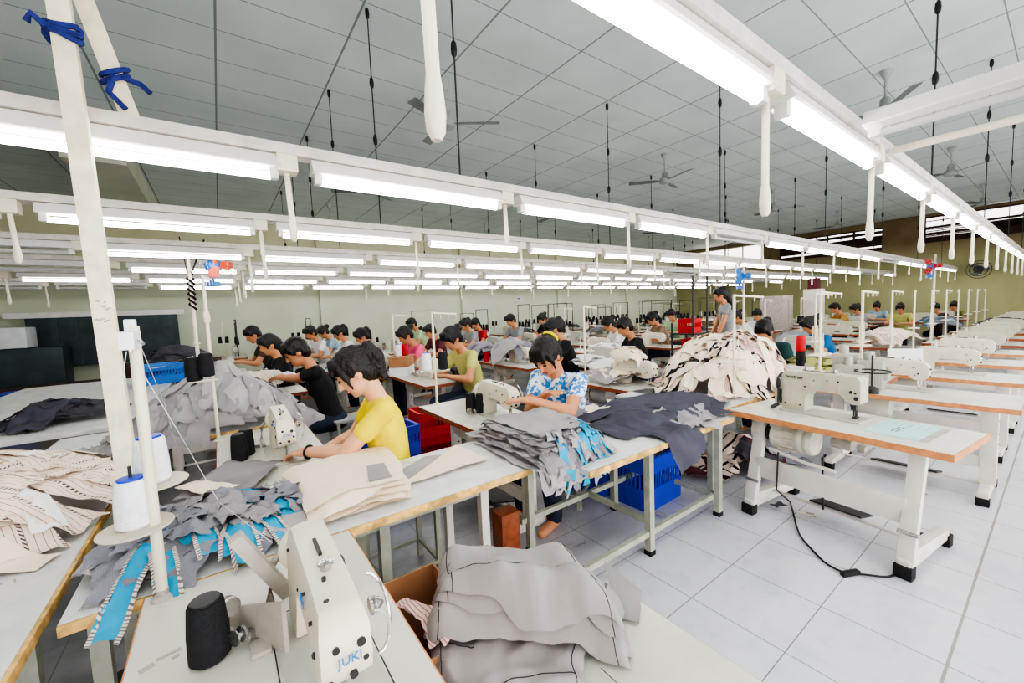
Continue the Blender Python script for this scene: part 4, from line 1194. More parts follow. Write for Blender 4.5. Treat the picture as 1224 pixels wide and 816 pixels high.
# --- left work table with striped cloth
L1 = thing('cutting_table', 'worn white work table at the left edge under cream striped cloth', 'table', (0, 0, 0))
MB().bb(-1.75, -.495, -.3, 3.02, TZ - .03, TZ).build('table_top', 'laminate_worn', L1, bevel=.003)
MB().bb(-.495, -.482, -.3, 3.02, TZ - .034, TZ - .001).bb(-1.75, -.482, 3.02, 3.032, TZ - .034, TZ - .001).build('wood_edge', 'edge_worn', L1, bevel=.002)
for x in (-1.65, -.54):
    for y in (.3, 1.78, 2.9): MB().bb(x - .025, x + .025, y - .02, y + .02, 0, TZ - .03).build('leg', 'leg_green', L1, smooth=0)
mb = MB(); rk = random.Random(41)
for i in range(22):
    mb.box((-.55 - rk.random() * .5, .9 + rk.random() * 1.6, TZ + .0006), (rk.uniform(.004, .012), rk.uniform(.01, .04), .001), Matrix.Rotation(rk.uniform(-1.2, 1.2), 3, 'Z'))
mb.build('scuff_marks', 'guard', L1, smooth=0)
HL = dome(-1.18, 2.80, .80, .80, .27, TZ, 1.6)
FL = Field(-2, -.3, 1.5, 3.6, HL)
rk = random.Random(43); spots = []
for k in range(46):
    a = rk.uniform(0, 2 * PI); r = math.sqrt(rk.random()) * .55
    spots.append((-1.12 + r * 1.1 * math.cos(a), 2.68 + r * 1.15 * math.sin(a), rk.choice((R(-50), R(60), R(15), R(100))) + rk.uniform(-.5, .5)))
ml = ['stripe', 'stripe', 'stripe_pink', 'stripe', 'cream_cloth', 'stripe', 'stripe']
def l1lab(k): return '%s strip in the cream pile on the left work table' % {'stripe': 'black and cream striped', 'stripe_pink': 'pink striped', 'cream_cloth': 'plain cream'}[ml[k % 7]]
pile('striped_strip', 'cloth strip', l1lab, 'strips in the left cream pile', ml, FL, spots, (-1.8, -.47, -.2, 3.1), wr=.018, wf=8, sizes=((.16, .5), (.12, .6), (.2, .4)), seed=6, jag=.006, nx=12, ny=24, bow=.12, wob=.05, stiff=6)
for k, (x, y, r) in enumerate(((52, 640, 30), (62, 592, -20), (25, 668, 65))):
    p_ = P(x, y, TZ + .03)
    o = sheet('paper_tag', 'paper' if k < 2 else 'cream_cloth', p_, R(r), .10, .17, None, 0, 240 + k, 7, 9, .008, 8, 0, 0, None, TZ, .002, F=FL)
    tag(o, ('blank white paper slip lying in front of the striped pile', 'crumpled white slip on the striped pile', 'cream offcut at the front of the striped pile')[k], 'paper' if k < 2 else 'cloth')
# scraps stored under the left table
FU = Field(-1.3, 0, 1, 2.8, lambda x, y: .02 + max(0, .2 - .5 * math.hypot(x + .65, y - 1.7)), .03)
for k, (x, y, z, r, m) in enumerate(((-.75, 1.5, .12, 20, 'cream_cloth'), (-.62, 1.75, .2, 60, 'g_cloth2'), (-.85, 2.0, .16, -30, 'stripe'), (-.5, 2.2, .1, 10, 'slate'), (-.45, 1.55, .06, 40, 'g_plaid'))):
    o = sheet('offcut', m, (x, y), R(r), .4, .5, None, 0, 250 + k, 12, 14, .03, 7, 0, 0, None, .02, .01, F=FU)
    tag(o, '%s offcut thrown under the left work table' % ('cream', 'grey', 'striped', 'dark slate', 'checked grey')[k], 'cloth')
# steel tube lying under the heap
tag(MB().cyl(P(113, 745, .62), P(168, 690, .72), .013, n=14).build('steel_tube', 'steel'), 'short steel tube poking out under the left heap of turquoise cloth', 'tube')
# ================================================================ MIDGROUND
TAB = sew_table(1.4, .58, 'edge_brown'); MAC = machine('cast', 2); STD = stand(.86); 
CON = {k: cone(k + '_thread') for k in ('black', 'white', 'red')}
_first = {}
def use(proto, label, cat, loc, rz=0, group=None, swap=None):
    if proto.name not in _first:
        _first[proto.name] = 1
        return give(proto, label, cat, loc, rz, group)
    return dup(proto, label, loc, rz, group, swap)
def put_cone(kind, label, loc, group=None): return use(CON[kind], label, 'thread cone', loc, 0, group)
GT, GM, GS, GC = 'sewing tables', 'lockstitch machines', 'thread stands', 'thread cones at the workers'
# --- yellow-shirt worker
use(TAB, 'sewing table of the yellow-shirt worker, far end under the grey heap', 'sewing table', (.21, 2.98, 0), UP, GT)
mc1 = machine('cast', 2, 'JUKI'); give(mc1, 'cream sewing machine with blue lettering under the hand of the yellow-shirt worker', 'sewing machine', (.27, 2.74, TZ), UP, GM)
put_cone('black', 'black cone of thread close behind the machine of the yellow-shirt worker', (.08, 3.02, TZ), GC)
put_cone('black', 'black cone of thread left of the machine of the yellow-shirt worker', (.04, 2.93, TZ), GC)
s1 = stand(1.17, arm=.05, plates=False); give(s1, 'tall cream pole carrying two black cones before the big grey heap', 'thread stand', (-.066, 3.53, TZ), 0, GS)
MB().box((-.05, 0, .44), (.16, .05, .008)).cyl((-.03, 0, .44), (-.03, 0, .62), .003, n=5).cyl((-.1, 0, .44), (-.1, 0, .62), .003, n=5).lathe([(.014, 0), (.022, .02), (.022, .06), (.014, .08)], (0, 0, .84), n=10).build('cone_bracket', 'pipe', s1)
put_cone('black', 'left black cone of thread on the tall cream pole before the grey heap', (-.066 - .10, 3.53, TZ + .445), GC)
put_cone('black', 'right black cone of thread on the tall cream pole before the grey heap', (-.066 - .028, 3.50, TZ + .47), GC)
p, h_ = person('woman in a yellow T-shirt with dark tied hair bending over her machine', 'yellow_shirt', 'jeans', 'tail', sc=1.16, seat=.48, lean=6, pitch=33, head_at=(424, 445, 2.4), rz=R(170), hands_w=[P(364, 540, .83), Vector((.42, 2.80, .72))], vox=.009, hairm='hair_brown', skin='skin', turn=-6, twist=0)
s0_, e_, w_ = LAST[0][0]; dv = (w_ - e_).normalized(); q_ = w_ - dv * .03
MB().tube([q_ + (dv.orthogonal().normalized() * math.cos(a) + dv.cross(dv.orthogonal().normalized()) * math.sin(a)) * .036 for a in [2 * PI * i / 16 for i in range(17)]], .007, 6).build('wristband', 'black', p)
give(stool(.36, .40, .50, 'vinyl', 'leg_green', True), 'black padded stool under the yellow-shirt woman, seen below the narrow side table', 'stool', (p.location.x - .02, p.location.y - .10, 0), 0)
# --- floral-shirt worker
use(TAB, 'sewing table of the flower-print worker, red crates standing at its end', 'sewing table', (1.70, 2.76, 0), UP, GT)
use(MAC, 'cream sewing machine in front of the flower-print worker, two black cones beside it', 'sewing machine', (1.76, 2.50, TZ), UP, GM)
put_cone('black', 'left of two black cones standing behind the machine of the flower-print worker', (1.66, 2.93, TZ), GC)
put_cone('black', 'right of two black cones standing behind the machine of the flower-print worker', (1.71, 2.85, TZ), GC)
use(STD, 'cream thread stand with a white and a black cone, at the flower-print worker', 'thread stand', (1.585, 3.43, TZ), R(-20), GS)
for q, kd in ((-1, 'white'), (1, 'black')):
    a_ = R(-20); put_cone(kd, '%s cone of thread on the stand at the far end of the flower-print worker’s table'.replace('’', "'") % kd, (1.585 + q * .075 * math.cos(a_), 3.43 + q * .075 * math.sin(a_), TZ + .86 * .36 + .012), GC)
p, _ = person('woman in a blue and white flower-print top sewing grey cloth', 'flower', 'jeans', 'tail', sc=1.2, seat=.48, lean=12, pitch=40, head_at=(653, 426, 3.1), rz=R(196), hands_w=[D(636, 479, 2.82), D(651, 472, 2.95)], vox=.009, skin='skin_tan', turn=0, hairband='yellow_shirt')
give(stool(.34, .4, .47), 'grey stool under the woman in the flower-print top', 'stool', (p.location.x, p.location.y, 0), R(25))
o = sheet('grey_work_piece', 'g_cloth2', P(668, 497, .80), R(30), .34, .36, dome(2.15, 2.35, .3, .3, .04), .02, 301, 12, 14, .02, 8, .2, 0, (1.4, 2.3, 1.9, 3.2), TZ, .006, .0); tag(o, 'grey cloth being sewn in the lap of the flower-print worker', 'cloth')
o = sheet('dark_strip', 'plaid_dark', P(632, 499, .775), R(-35), .06, .2, None, .016, 302, 5, 10, .004, 8, 0, 0, None, TZ, .004, .002); tag(o, 'dark strip of cloth under the needle of the flower-print worker', 'cloth strip')
# crates
rc = crate(.34, .46, .27, 'red_plastic'); give(rc, 'lower red plastic crate of the pair behind the flower-print worker table', 'crate', (1.86, 4.12, 0), R(-5), 'red crates')
dup(rc, 'upper red plastic crate of the pair behind the flower-print worker table', (1.86, 4.12, .28), R(-3), 'red crates')
bc = crate(.34, .46, .27, 'blue_plastic')
give(bc, 'lower blue plastic crate behind the back of the yellow-shirt woman', 'crate', (1.22, 3.75, 0), R(10), 'blue crates')
dup(bc, 'upper blue plastic crate behind the back of the yellow-shirt woman', (1.22, 3.75, .28), R(6), 'blue crates')
dup(bc, 'lower blue crate standing behind the back of the flower-print worker', (2.92, 2.95, 0), R(0), 'blue crates')
dup(bc, 'upper blue crate standing behind the back of the flower-print worker', (2.92, 2.95, .28), R(4), 'blue crates')
dup(bc, 'large blue crate on the floor under the dark trousers, nearer the aisle', (2.78, 2.02, 0), R(2), 'blue crates').scale = (1, 1, 1.5)
dup(bc, 'blue crate on the floor under the dark trousers, deeper in the shade', (2.66, 2.42, 0), R(2), 'blue crates').scale = (1, 1, 1.5)
# --- table with dark trousers
dt = thing('frame_table', 'steel-framed work table covered with dark slate trousers', 'table', (0, 0, 0))
MB().bb(1.48, 2.975, 1.42, 2.12, TZ - .03, TZ).build('table_top', 'laminate_worn', dt, smooth=0)
MB().bb(1.475, 2.98, 1.408, 1.42, TZ - .034, TZ - .001).build('wood_edge', 'edge_worn', dt, smooth=0)
for (x, y) in ((2.13, 1.53), (2.42, 2.06), (2.93, 2.0), (1.56, 2.04), (2.93, 1.5)):
    lg = MB().bb(x - .022, x + .022, y - .022, y + .022, .02, TZ - .03).build('leg', 'leg_green', dt, smooth=0)
    MB().bb(x - .026, x + .026, y - .026, y + .026, 0, .03).build('rubber_cap', 'rubber', lg, smooth=0)
MB().bb(1.3, 2.95, 1.515, 1.545, .13, .165).build('front_rail', 'leg_green', dt, smooth=0)
MB().bb(1.5, 2.95, 2.045, 2.075, .2, .235).build('back_rail', 'leg_green', dt, smooth=0)
MB().bb(2.115, 2.145, 1.53, 2.06, .2, .235).build('cross_rail', 'leg_green', dt, smooth=0); MB().bb(2.915, 2.945, 1.5, 2.0, .13, .165).build('cross_rail', 'leg_green', dt, smooth=0)
RD = (1.5, 3.4, 1.41, 2.4)
FD = Field(1.4, 4.0, 1.0, 2.8, dome(2.75, 1.9, .6, .36, .06, TZ, 1.8))
for k, (px, py, r, w_, l_, m, lb) in enumerate(((682, 489, -60, .24, .44, 'cream_cloth', 'cream panel wedged under the left of the dark trousers'), (742, 476, -35, .2, .34, 'cream_cloth', 'cream panel standing out left of the dark trousers'), (835, 455, 60, .22, .6, 'cream_cloth', 'cream panel behind the dark trousers'), (815, 496, 80, .34, .40, 'g_cloth', 'ruffled grey piece below the dark trousers'))):
    o = sheet('loose_panel', m, P(px, py, TZ + .06), R(r), w_, l_, None, 0, 340 + k, 9, 12, .010 if k != 3 else .03, 9, .2, 0, RD, TZ, .006, .0, F=FD); tag(o, lb, 'cloth panel')
dk = [((2.62, 1.80), 75, .50, 1.05), ((2.20, 1.80), 95, .44, .5), ((2.95, 1.74), 100, .40, .80), ((2.30, 1.58), 12, .34, .72), ((2.85, 1.95), 70, .36, .9), ((2.22, 2.0), 60, .22, .46), ((3.10, 1.80), 115, .30, .5)]
for k, (c_, r, w_, l_) in enumerate(dk):
    o = sheet('dark_trousers', 'slate', c_, R(r), w_, l_, None, 0, 320 + k, 20, 30, .016, 7, .12, 0, RD, TZ, .005, 0, hang=.015, F=FD, puff=.014, wob=.05, roll=.12)
    tag(o, ('slate trousers spread at the bottom of the dark pile on the steel-framed table', 'slate trouser top at the left of the dark pile', 'slate trousers folded on the right half of the dark pile', 'slate trouser leg hanging over the front edge of the steel-framed table', 'slate trousers along the back of the dark pile', 'narrow slate piece rolled at the left of the dark pile', 'topmost slate piece at the right of the dark pile')[k], 'trousers', 'dark trousers')
for k, (qd, m, lb) in enumerate(((((664, 492), (705, 470), (728, 482), (690, 494)), 'cream_cloth', 'pointed cream panel laid on the left of the dark trousers'), (((806, 494), (838, 482), (858, 490), (826, 503)), 'g_cloth2', 'ruffled pale grey piece laid on the right front of the dark trousers'))):
    q = [P(x, y, TZ + .08) for x, y in qd]
    o = sheet('loose_panel', m, sum(q, Vector()) / 4, 0, .2, .4, None, 0, 350 + k, 10, 14, .006 if k == 0 else .025, 10, 0, 0, RD, TZ, .006, 0, quad=q, F=FD, wob=.02); tag(o, lb, 'cloth panel')
o = sheet('white_label', 'paper', P(797, 478, .86), R(70), .03, .09, None, 0, 330, 3, 5, .001, 6, 0, 0, None, TZ, .001, .0, F=FD); tag(o, 'small white label lying on the dark slate trousers', 'label')
o = sheet('turquoise_strip', 'turq', P(852, 466, .84), R(75), .12, .36, None, 0, 331, 6, 12, .006, 7, 0, 0, RD, TZ, .004, .0, F=FD); tag(o, 'turquoise strip at the back of the dark trousers', 'cloth strip')
# --- table with the cream and black striped heap
ct = thing('frame_table', 'work table hidden under the cream and black striped heap', 'table', (0, 0, 0))
MB().bb(2.985, 5.3, 1.56, 2.5, TZ - .03, TZ).build('table_top', 'laminate_worn', ct, smooth=0)
MB().bb(2.985, 5.3, 1.552, 1.56, TZ - .034, TZ - .001).build('wood_edge', 'edge_worn', ct, smooth=0)
for x in (3.1, 5.2):
    for y in (1.64, 2.4): MB().bb(x - .022, x + .022, y - .022, y + .022, 0, TZ - .03).build('leg', 'leg_green', ct, smooth=0)
FC = Field(3.2, 5.6, 1.2, 3.0, dome(4.20, 2.08, .74, .54, .47, TZ, 1.5))
rk = random.Random(51); spots = []
for k in range(70):
    a = rk.uniform(0, 2 * PI); r = math.sqrt(rk.random())
    spots.append((4.20 + r * .60 * math.cos(a), 2.06 + r * .42 * math.sin(a), rk.uniform(-1.0, 1.6)))
mcs = ['stripe_dark', 'cream_cloth', 'stripe_dark', 'stripe_pink', 'cream_cloth', 'cream_cloth']
ring = [(4.20 + .74 * math.cos(2 * PI * k / 26) * rk.uniform(.9, 1.08), 2.06 + .50 * math.sin(2 * PI * k / 26) * rk.uniform(.9, 1.05), 2 * PI * k / 26 + PI / 2 + rk.uniform(-.5, .5)) for k in range(26)]
spots = ring + spots
pile('heap_piece', 'cloth piece', lambda k: {'stripe_dark': 'black-striped cream', 'cream_cloth': 'plain cream', 'stripe_pink': 'pink-striped'}[mcs[k % 6]] + ' cloth piece in the big cream heap beyond the dark trousers', 'pieces of the big cream heap', mcs, FC, spots, (3.0, 5.32, 1.55, 2.6), wr=.03, wf=9, sizes=((.12, .4), (.15, .32), (.18, .34), (.09, .45)), seed=9, jag=.008, nx=11, ny=20, bow=.14, wob=.06)
FF = Field(3.2, 4.8, 1.2, 2.5, lambda x, y: .02 + max(0, .22 - .5 * math.hypot(x - 4, y - 1.85)), .03)
rk = random.Random(57)
pile('floor_piece', 'cloth piece', 'crumpled dark-striped piece heaped on the floor under the cream heap table', 'pieces heaped under the table', ['stripe_dark', 'g_plaid', 'plaid_dark', 's_maroon'], FF, [(3.95 + rk.uniform(-.4, .4), 1.85 + rk.uniform(-.3, .3), rk.uniform(0, 3)) for k in range(14)], None, .02, .04, 8, sizes=((.3, .4),), seed=10, nx=11, ny=13)
# --- wrapped machine beyond the flower-print worker
use(TAB, 'sewing table under the machine wrapped in cream cloth', 'sewing table', (3.50, 2.86, 0), UP, GT)
use(MAC, 'cream sewing machine with a cream cloth bundle laid over its arm', 'sewing machine', (3.55, 2.52, TZ), UP, GM)
HW = Field(3.2, 3.9, 2.4, 3.2, dome(3.55, 2.80, .14, .2, .08, TZ + .28, 2))
for k in range(5):
    o = sheet('bundle_cloth', 'cream_cloth', (3.55 + .02 * (k - 2), 2.80 + .03 * (k - 2)), R(20 + 35 * k), .24, .34, None, 0, 360 + k, 12, 14, .02, 12, 0, 0, (3.44, 3.66, 2.62, 2.98), TZ + .27, .006, 0, hang=.012, F=HW, wob=.03)
    tag(o, 'cream cloth bundled over the arm of the wrapped machine', 'cloth', 'cream cloth over the wrapped machine')
use(STD, 'thread stand at the far end of the wrapped machine table', 'thread stand', (3.545, 3.42, TZ), 0, GS)
# --- man in black with his machine set across
nd = D(330, 440, 4.75)
use(TAB, 'sewing table of the man in black, set across the row', 'sewing table', (nd.x - .42, nd.y + .04, 0), PI, GT)
use(MAC, 'cream sewing machine in front of the man in black, needle end towards him', 'sewing machine', (nd.x, nd.y, TZ), PI, GM)
p, _ = person('man in a black polo shirt and dark jeans leaning over grey cloth', 'black_shirt', 'jeans', 'short', sc=1.2, seat=.48, lean=14, pitch=32, head_at=(354, 421, 4.3), rz=R(177), hands_w=[D(322, 452, 4.55), D(330, 449, 4.75)], vox=.011, skin='skin_tan', turn=-4)
give(stool(.34, .5, .5), 'grey bench stool behind the man in black, beside the blue crates', 'stool', (p.location.x + .2, p.location.y - .12, 0), R(5))
# --- the big grey heap between the yellow-shirt woman and the man in black
B2 = thing('side_table', 'side table buried under the big grey heap', 'table', (0, 0, 0))
MB().bb(-1.05, .62, 3.78, 4.5, TZ - .03, TZ).build('table_top', 'laminate_worn', B2, smooth=0)
MB().bb(-1.055, .625, 3.77, 3.78, TZ - .034, TZ).build('wood_edge', 'edge_worn', B2, smooth=0)
for x in (-.95, .5):
    for y in (3.85, 4.42): MB().bb(x - .022, x + .022, y - .022, y + .022, 0, TZ - .03).build('leg', 'leg_green', B2, smooth=0)
FG = Field(-1.4, 1.0, 3.4, 4.9, cone_h(-.04, 4.12, .72, .58, .54))
rk = random.Random(61)
for k in range(44):
    a = 2 * PI * ((k * .382) % 1) if k % 3 else PI + PI * rk.random()
    gx, gy = -.04, 4.12
    r0, r1 = (rk.uniform(.02, .08), rk.uniform(.42, .6)) if k % 3 == 0 else (rk.uniform(.2, .32), rk.uniform(.55, .70))
    w0, w1 = rk.uniform(.05, .1), rk.uniform(.24, .36)
    if math.cos(a) > .2: r1 = min(r1, .52)
    ca, sa_ = math.cos(a) * 1.05, math.sin(a) * .85
    tx_, ty_ = -math.sin(a) * 1.05, math.cos(a) * .85
    q = [Vector((gx + ca * r0 - tx_ * w0 / 2, gy + sa_ * r0 - ty_ * w0 / 2, 0)), Vector((gx + ca * r1 - tx_ * w1 / 2, gy + sa_ * r1 - ty_ * w1 / 2, 0)), Vector((gx + ca * r1 + tx_ * w1 / 2, gy + sa_ * r1 + ty_ * w1 / 2, 0)), Vector((gx + ca * r0 + tx_ * w0 / 2, gy + sa_ * r0 + ty_ * w0 / 2, 0))]
    o = sheet('heap_piece', ('g_cloth', 'g_cloth', 'g_cloth2')[k % 3], sum(q, Vector()) / 4, 0, .3, .5, None, 0, 1200 + k, 11, 20, .012, 10, 0, 0, (-1.06, .63, 3.77, 4.6), TZ, .008, 0, hang=.012, quad=q, F=FG, wob=.03, stiff=2, acc=.2, gap=.003)
    tag(o, 'long grey cloth piece draped over the big grey heap before the man in black', 'cloth piece', 'pieces of the big grey heap')
for k in range(16):
    o = sheet('ruffled_edge', 'g_cloth2' if k % 2 else 'g_cloth', (-.80 + .09 * k, 3.82 + .02 * (k % 3), 0), R(rk.uniform(-30, 30)), .16, .22, None, 0, 400 + k, 11, 9, .022, 20, .2, .02, (-1.06, .63, 3.77, 4.6), TZ, .01, 0, hang=.02, F=FG)
    tag(o, 'ruffled grey cloth end along the front edge of the big grey heap', 'cloth', 'ruffled ends of the big grey heap')
# --- left rear table with dark plaid heap and blue basket
L2 = thing('cutting_table', 'large grey-white table at the left behind the striped pile, dark heap on it', 'table', (0, 0, 0))
MB().bb(-2.35, -.62, 4.7, 8.9, TZ - .03, TZ).build('table_top', 'laminate_worn', L2, smooth=0)
for x in (-2.25, -.7):
    for y in (4.8, 6.8, 8.8): MB().bb(x - .025, x + .025, y - .025, y + .025, 0, TZ - .03).build('leg', 'leg_green', L2, smooth=0)
FP = Field(-2.5, -.3, 4.6, 7, dome(-1.22, 5.45, .42, .34, .10, TZ, 1.6))
rk = random.Random(63)
pile('dark_piece', 'cloth piece', 'charcoal checked piece in the dark heap on the left rear table', 'pieces of the dark heap', ['plaid_dark', 'plaid_dark', 'slate'], FP, [(-1.24 + rk.uniform(-.26, .26), 5.42 + rk.uniform(-.22, .22), rk.uniform(0, 3)) for k in range(16)], (-2.36, -.6, 4.7, 9), wr=.03, wf=7, sizes=((.25, .5), (.2, .4)), seed=14, nx=13, ny=18)
kb = crate(.34, .5, .27, 'lightblue_plastic'); give(kb, 'sky-blue plastic basket with white cloth on the left rear table', 'crate', P(190, 452, TZ) * .92 + Vector((0, 0, TZ * .08)), R(20))
kb.location.z = TZ
o = sheet('white_cover', 'paper', (kb.location.x - .02, kb.location.y - .02), R(20), .3, .42, None, .24, 420, 8, 10, .015, 6, 0, 0, None, TZ, .004); tag(o, 'white cloth lying in the sky-blue basket', 'cloth')
# dark store along the back wall at the left
c = PY(20, 379, 12.9); c2 = PY(152, 376, 12.9)
ws = thing('wall_sheet', 'dark blue-black sheet hung below a pale rail on the back wall at left', 'sheet', (c.x, 13.3, 0))
mb = MB(); n = 16
for i in range(n): mb.bb(i * .16, i * .16 + .16, .03 * (i % 2), .03 * (i % 2) + .03, .75, 1.86)
mb.build('hung_sheet', 'tarp', ws, smooth=60); MB().bb(-.3, 2.7, -.02, .06, 1.86, 1.98).build('top_rail', 'lamp_white', ws, smooth=0)
MB().cyl((1.55, -.05, 1.15), (1.55, -.05, 1.3), .05).box((1.55, -.08, 1.2), (.2, .06, .06)).build('bracket', 'black', ws)
tag(MB().bb(-.5, .3, -.3, .3, 0, .42).build('box', 'white_plastic', None, bevel=.03), 'pale grey plastic case on the wall at the far left edge', 'case')
o = bpy.data.objects['box']; o.name = 'plastic_case'; o.location = (c.x - .05, 12.6, 1.25)
tag(MB().bb(-1, 1, -.3, .3, 0, 1.24).build('dark_cabinet', 'tarp', None, bevel=.01), 'dark cabinet below the pale case at the far left', 'cabinet'); bpy.data.objects['dark_cabinet'].location = (c.x - .3, 12.7, 0)
for k, (px, py, yy, w_, d_, h_, m, lb) in enumerate(((60, 450, 11.0, 2.2, .6, .55, 'win_dark', 'long dark wooden case under the hung dark sheet'), (95, 470, 9.9, .9, .5, .4, 'carton', 'flat brown carton in the shade behind the left rear table'), (22, 460, 10.3, .5, .5, .55, 'blue_plastic', 'dark blue tub at the far left behind the table'), (160, 425, 10.6, .7, .5, .85, 'win_dark', 'dark brown chest right of the painted post'))):
    q = PY(px, py, yy)
    o = MB().bb(-w_ / 2, w_ / 2, -d_ / 2, d_ / 2, 0, h_).bb(-w_ / 2 - .01, w_ / 2 + .01, -d_ / 2 - .01, d_ / 2 + .01, h_, h_ + .03).build(('storage_case', 'carton', 'tub', 'chest')[k], m, None, bevel=.008)
    o.location = (q.x, yy, 0); tag(o, lb, ('case', 'carton', 'tub', 'chest')[k])
q = PY(210, 412, 10.2); HQ = Field(q.x - 1, q.x + 1, 9.4, 11, dome(q.x, 10.2, .5, .4, .28, TZ + .1, 1.7))
pile('dark_piece', 'cloth piece', 'dark piece in the small round heap beyond the sky-blue basket', 'pieces of the far dark heap', ['plaid_dark'], HQ, [(q.x + .05 * k, 10.2, k) for k in range(4)], None, TZ, .03, 6, sizes=((.8, .8),), seed=15, nx=14, ny=14)
tb = MB().bb(-.7, .7, -.5, .5, 0, TZ + .1).build('store_bench', 'win_dark', None, bevel=.01); tb.location = (q.x, 10.3, 0); tag(tb, 'dark bench carrying the small round dark heap', 'bench')
# --- poles with fans tied on
def pole_fan(pole, fan_at, label, plabel, blue='lightblue_plastic', red='orange', face=-60):
    (x, y, zt) = pole
    t = thing('fan_pole', plabel, 'pole', (x, y, 0))
    MB().cyl((0, 0, 0), (0, 0, zt), .02, n=10).build('pole_body', 'pipe', t)
    MB().lathe([(.035, 0), (.035, .02)], (0, 0, 1.35), n=12).build('collar', 'pipe', t)
    f = thing('pole_fan', label, 'fan', fan_at, R(face))
    MB().lathe([(.02, -.16), (.06, -.14), (.075, -.08), (.075, 0), (.03, .02)], (0, 0, 0), (1, 0, 0), 16).build('motor_case', blue, f)
    MB().cyl((-.1, 0, -.05), (-.1, 0, -.2), .025, n=10).box((-.1, 0, -.22), (.14, .1, .06)).build('fan_neck', blue, f)
    for k in range(3):
        rot = Matrix.Rotation(R(120 * k), 3, 'X') @ Matrix.Rotation(R(25), 3, 'Z')
        b = MB().prism([(.02, .03), (.10, .06), (.17, .04), (.18, -.02), (.12, -.06), (.03, -.03)], -.003, .003, 'x')
        b.v = [Matrix.Rotation(R(120 * k), 3, 'X') @ (Matrix.Rotation(R(22), 3, 'Y') @ v) + Vector((.04, 0, 0)) for v in b.v]
        b.build('blade', red, f)
    g = MB()
    for rr_, xx in ((.2, .04), (.15, .085), (.08, .1), (.15, -.0)): g.tube([(xx, rr_ * math.cos(2 * PI * i / 20), rr_ * math.sin(2 * PI * i / 20)) for i in range(21)], .0025, 4)
    for i in range(12):
        a = 2 * PI * i / 12; c_, s_ = math.cos(a), math.sin(a)
        g.tube([(-.02, .06 * c_, .06 * s_), (0, .15 * c_, .15 * s_), (.04, .2 * c_, .2 * s_), (.085, .15 * c_, .15 * s_), (.1, .06 * c_, .06 * s_)], .0018, 4)
    g.build('wire_guard', 'fan', f)
    return t
q = PY(229, 350, 6.2)
pole_fan((q.x, 6.2, 2.5), PY(258, 317, 6.15), 'blue fan with orange blades beside the striped rags', 'cream pole at the left wrapped at the top with striped rags')
mb = MB()
for k in range(4): mb.tube([Vector((.03 * math.cos(a), .03 * math.sin(a), 2.2 - .25 * i / 12 - .06 * k)) for i, a in enumerate([2 * PI * j / 6 for j in range(13)])], .014, 5)
mb.bar((-.02, -.03, 2.2), (-.06, -.05, 2.62), .05, .008).bar((.02, -.03, 2.2), (.17, -.05, 2.6), .05, .008)
o = mb.build('striped_rag', 'stripe_dark'); o.location = (q.x, 6.2, 0); tag(o, 'black and white striped rags tied to the cream pole with the fan', 'rag')
q = D(1117, 330, 9.0); pole_fan((q.x, q.y, 2.45), D(1113, 318, 8.95), 'blue fan with red blades on a pole at the right', 'cream pole carrying the blue and red fan at the right', 'lightblue_plastic', 'red_plastic', 200)
q = D(889, 345, 8.2); pole_fan((q.x, q.y, 2.3), D(886, 330, 8.15), 'small blue fan above the standing woman in grey', 'cream pole carrying the small blue fan', 'lightblue_plastic', 'lightblue_plastic', 220)
# --- second sewing row
tx = [(2.17, 5.06, 'under the brown carton and white cone'), (3.80, 5.20, 'with a red cone at its corner'), (5.70, 5.25, 'with white sheets at its corner'), (7.20, 5.10, 'in front of the red basket rack')]
for k, (x, y, d_) in enumerate(tx):
    use(TAB, 'second-row sewing table ' + d_, 'sewing table', (x, y, 0), UP, GT)
    use(MAC, 'cream sewing machine on the second-row table ' + d_, 'sewing machine', (x + .05, y - .25, TZ), UP, GM)
    if k != 1: use(STD, 'thread stand on the second-row table ' + d_, 'thread stand', (x - .16, y + .62, TZ), 0, GS)
q = P(462, 438, TZ); o = MB().bb(-.2, .2, -.13, .13, 0, .12).build('carton', 'paper', None, bevel=.004); o.location = (2.06, 5.55, TZ); o.rotation_euler.z = R(55); tag(o, 'flat white box lying on the table behind the yellow-shirt woman', 'box')
o = MB().bb(-.2, .2, -.13, .13, 0, .13).bb(-.21, .21, -.14, .14, .12, .14).build('carton', 'carton', None, bevel=.003); o.location = (2.06, 5.55, TZ + .125); o.rotation_euler.z = R(55); tag(o, 'brown carton stacked on the white box behind the yellow-shirt woman', 'carton')
for k, (px, py, z, kd, lb) in enumerate(((466, 441, TZ, 'black', 'black cone left of the carton table edge, nearest the carton'), (474, 441, TZ, 'black', 'black cone second from the brown carton'), (480, 440, TZ, 'black', 'black cone third from the brown carton'), (582, 432, TZ, 'red', 'red cone of thread standing at the corner of the second-row table'), (453, 412, TZ + .26, 'white', 'white cone standing on the brown carton'), (459, 412, TZ + .26, 'red', 'red cone standing on the brown carton'), (596, 431, TZ, 'black', 'black cone beside the red cone on the second-row table'))):
    l_ = P(px, py, z) if z == TZ else Vector((2.02 + .09 * (k - 4), 5.55 - .02 * (k - 4), TZ + .265)); put_cone(kd, lb, l_, GC)
# grey cloth hanging from that table, in the hands of the woman in patterned yellow
HT = Field(1.9, 3.2, 4, 5.4, dome(2.42, 4.62, .25, .25, .1))
for k in range(4):
    o = sheet('hanging_cloth', 'slate' if k % 2 else 'plaid_dark', (2.52 + .03 * k, 4.42 + .03 * k), R(20 * k - 30), .42, .7, None, 0, 440 + k, 14, 20, .025, 9, .1, 0, (1.88, 2.46, 4.38, 5.7), TZ, .006, 0, hang=.015, F=HT, wob=.04); tag(o, 'dark grey cloth hanging off the table of the woman in patterned yellow', 'cloth', 'dark cloth of the patterned-yellow worker')
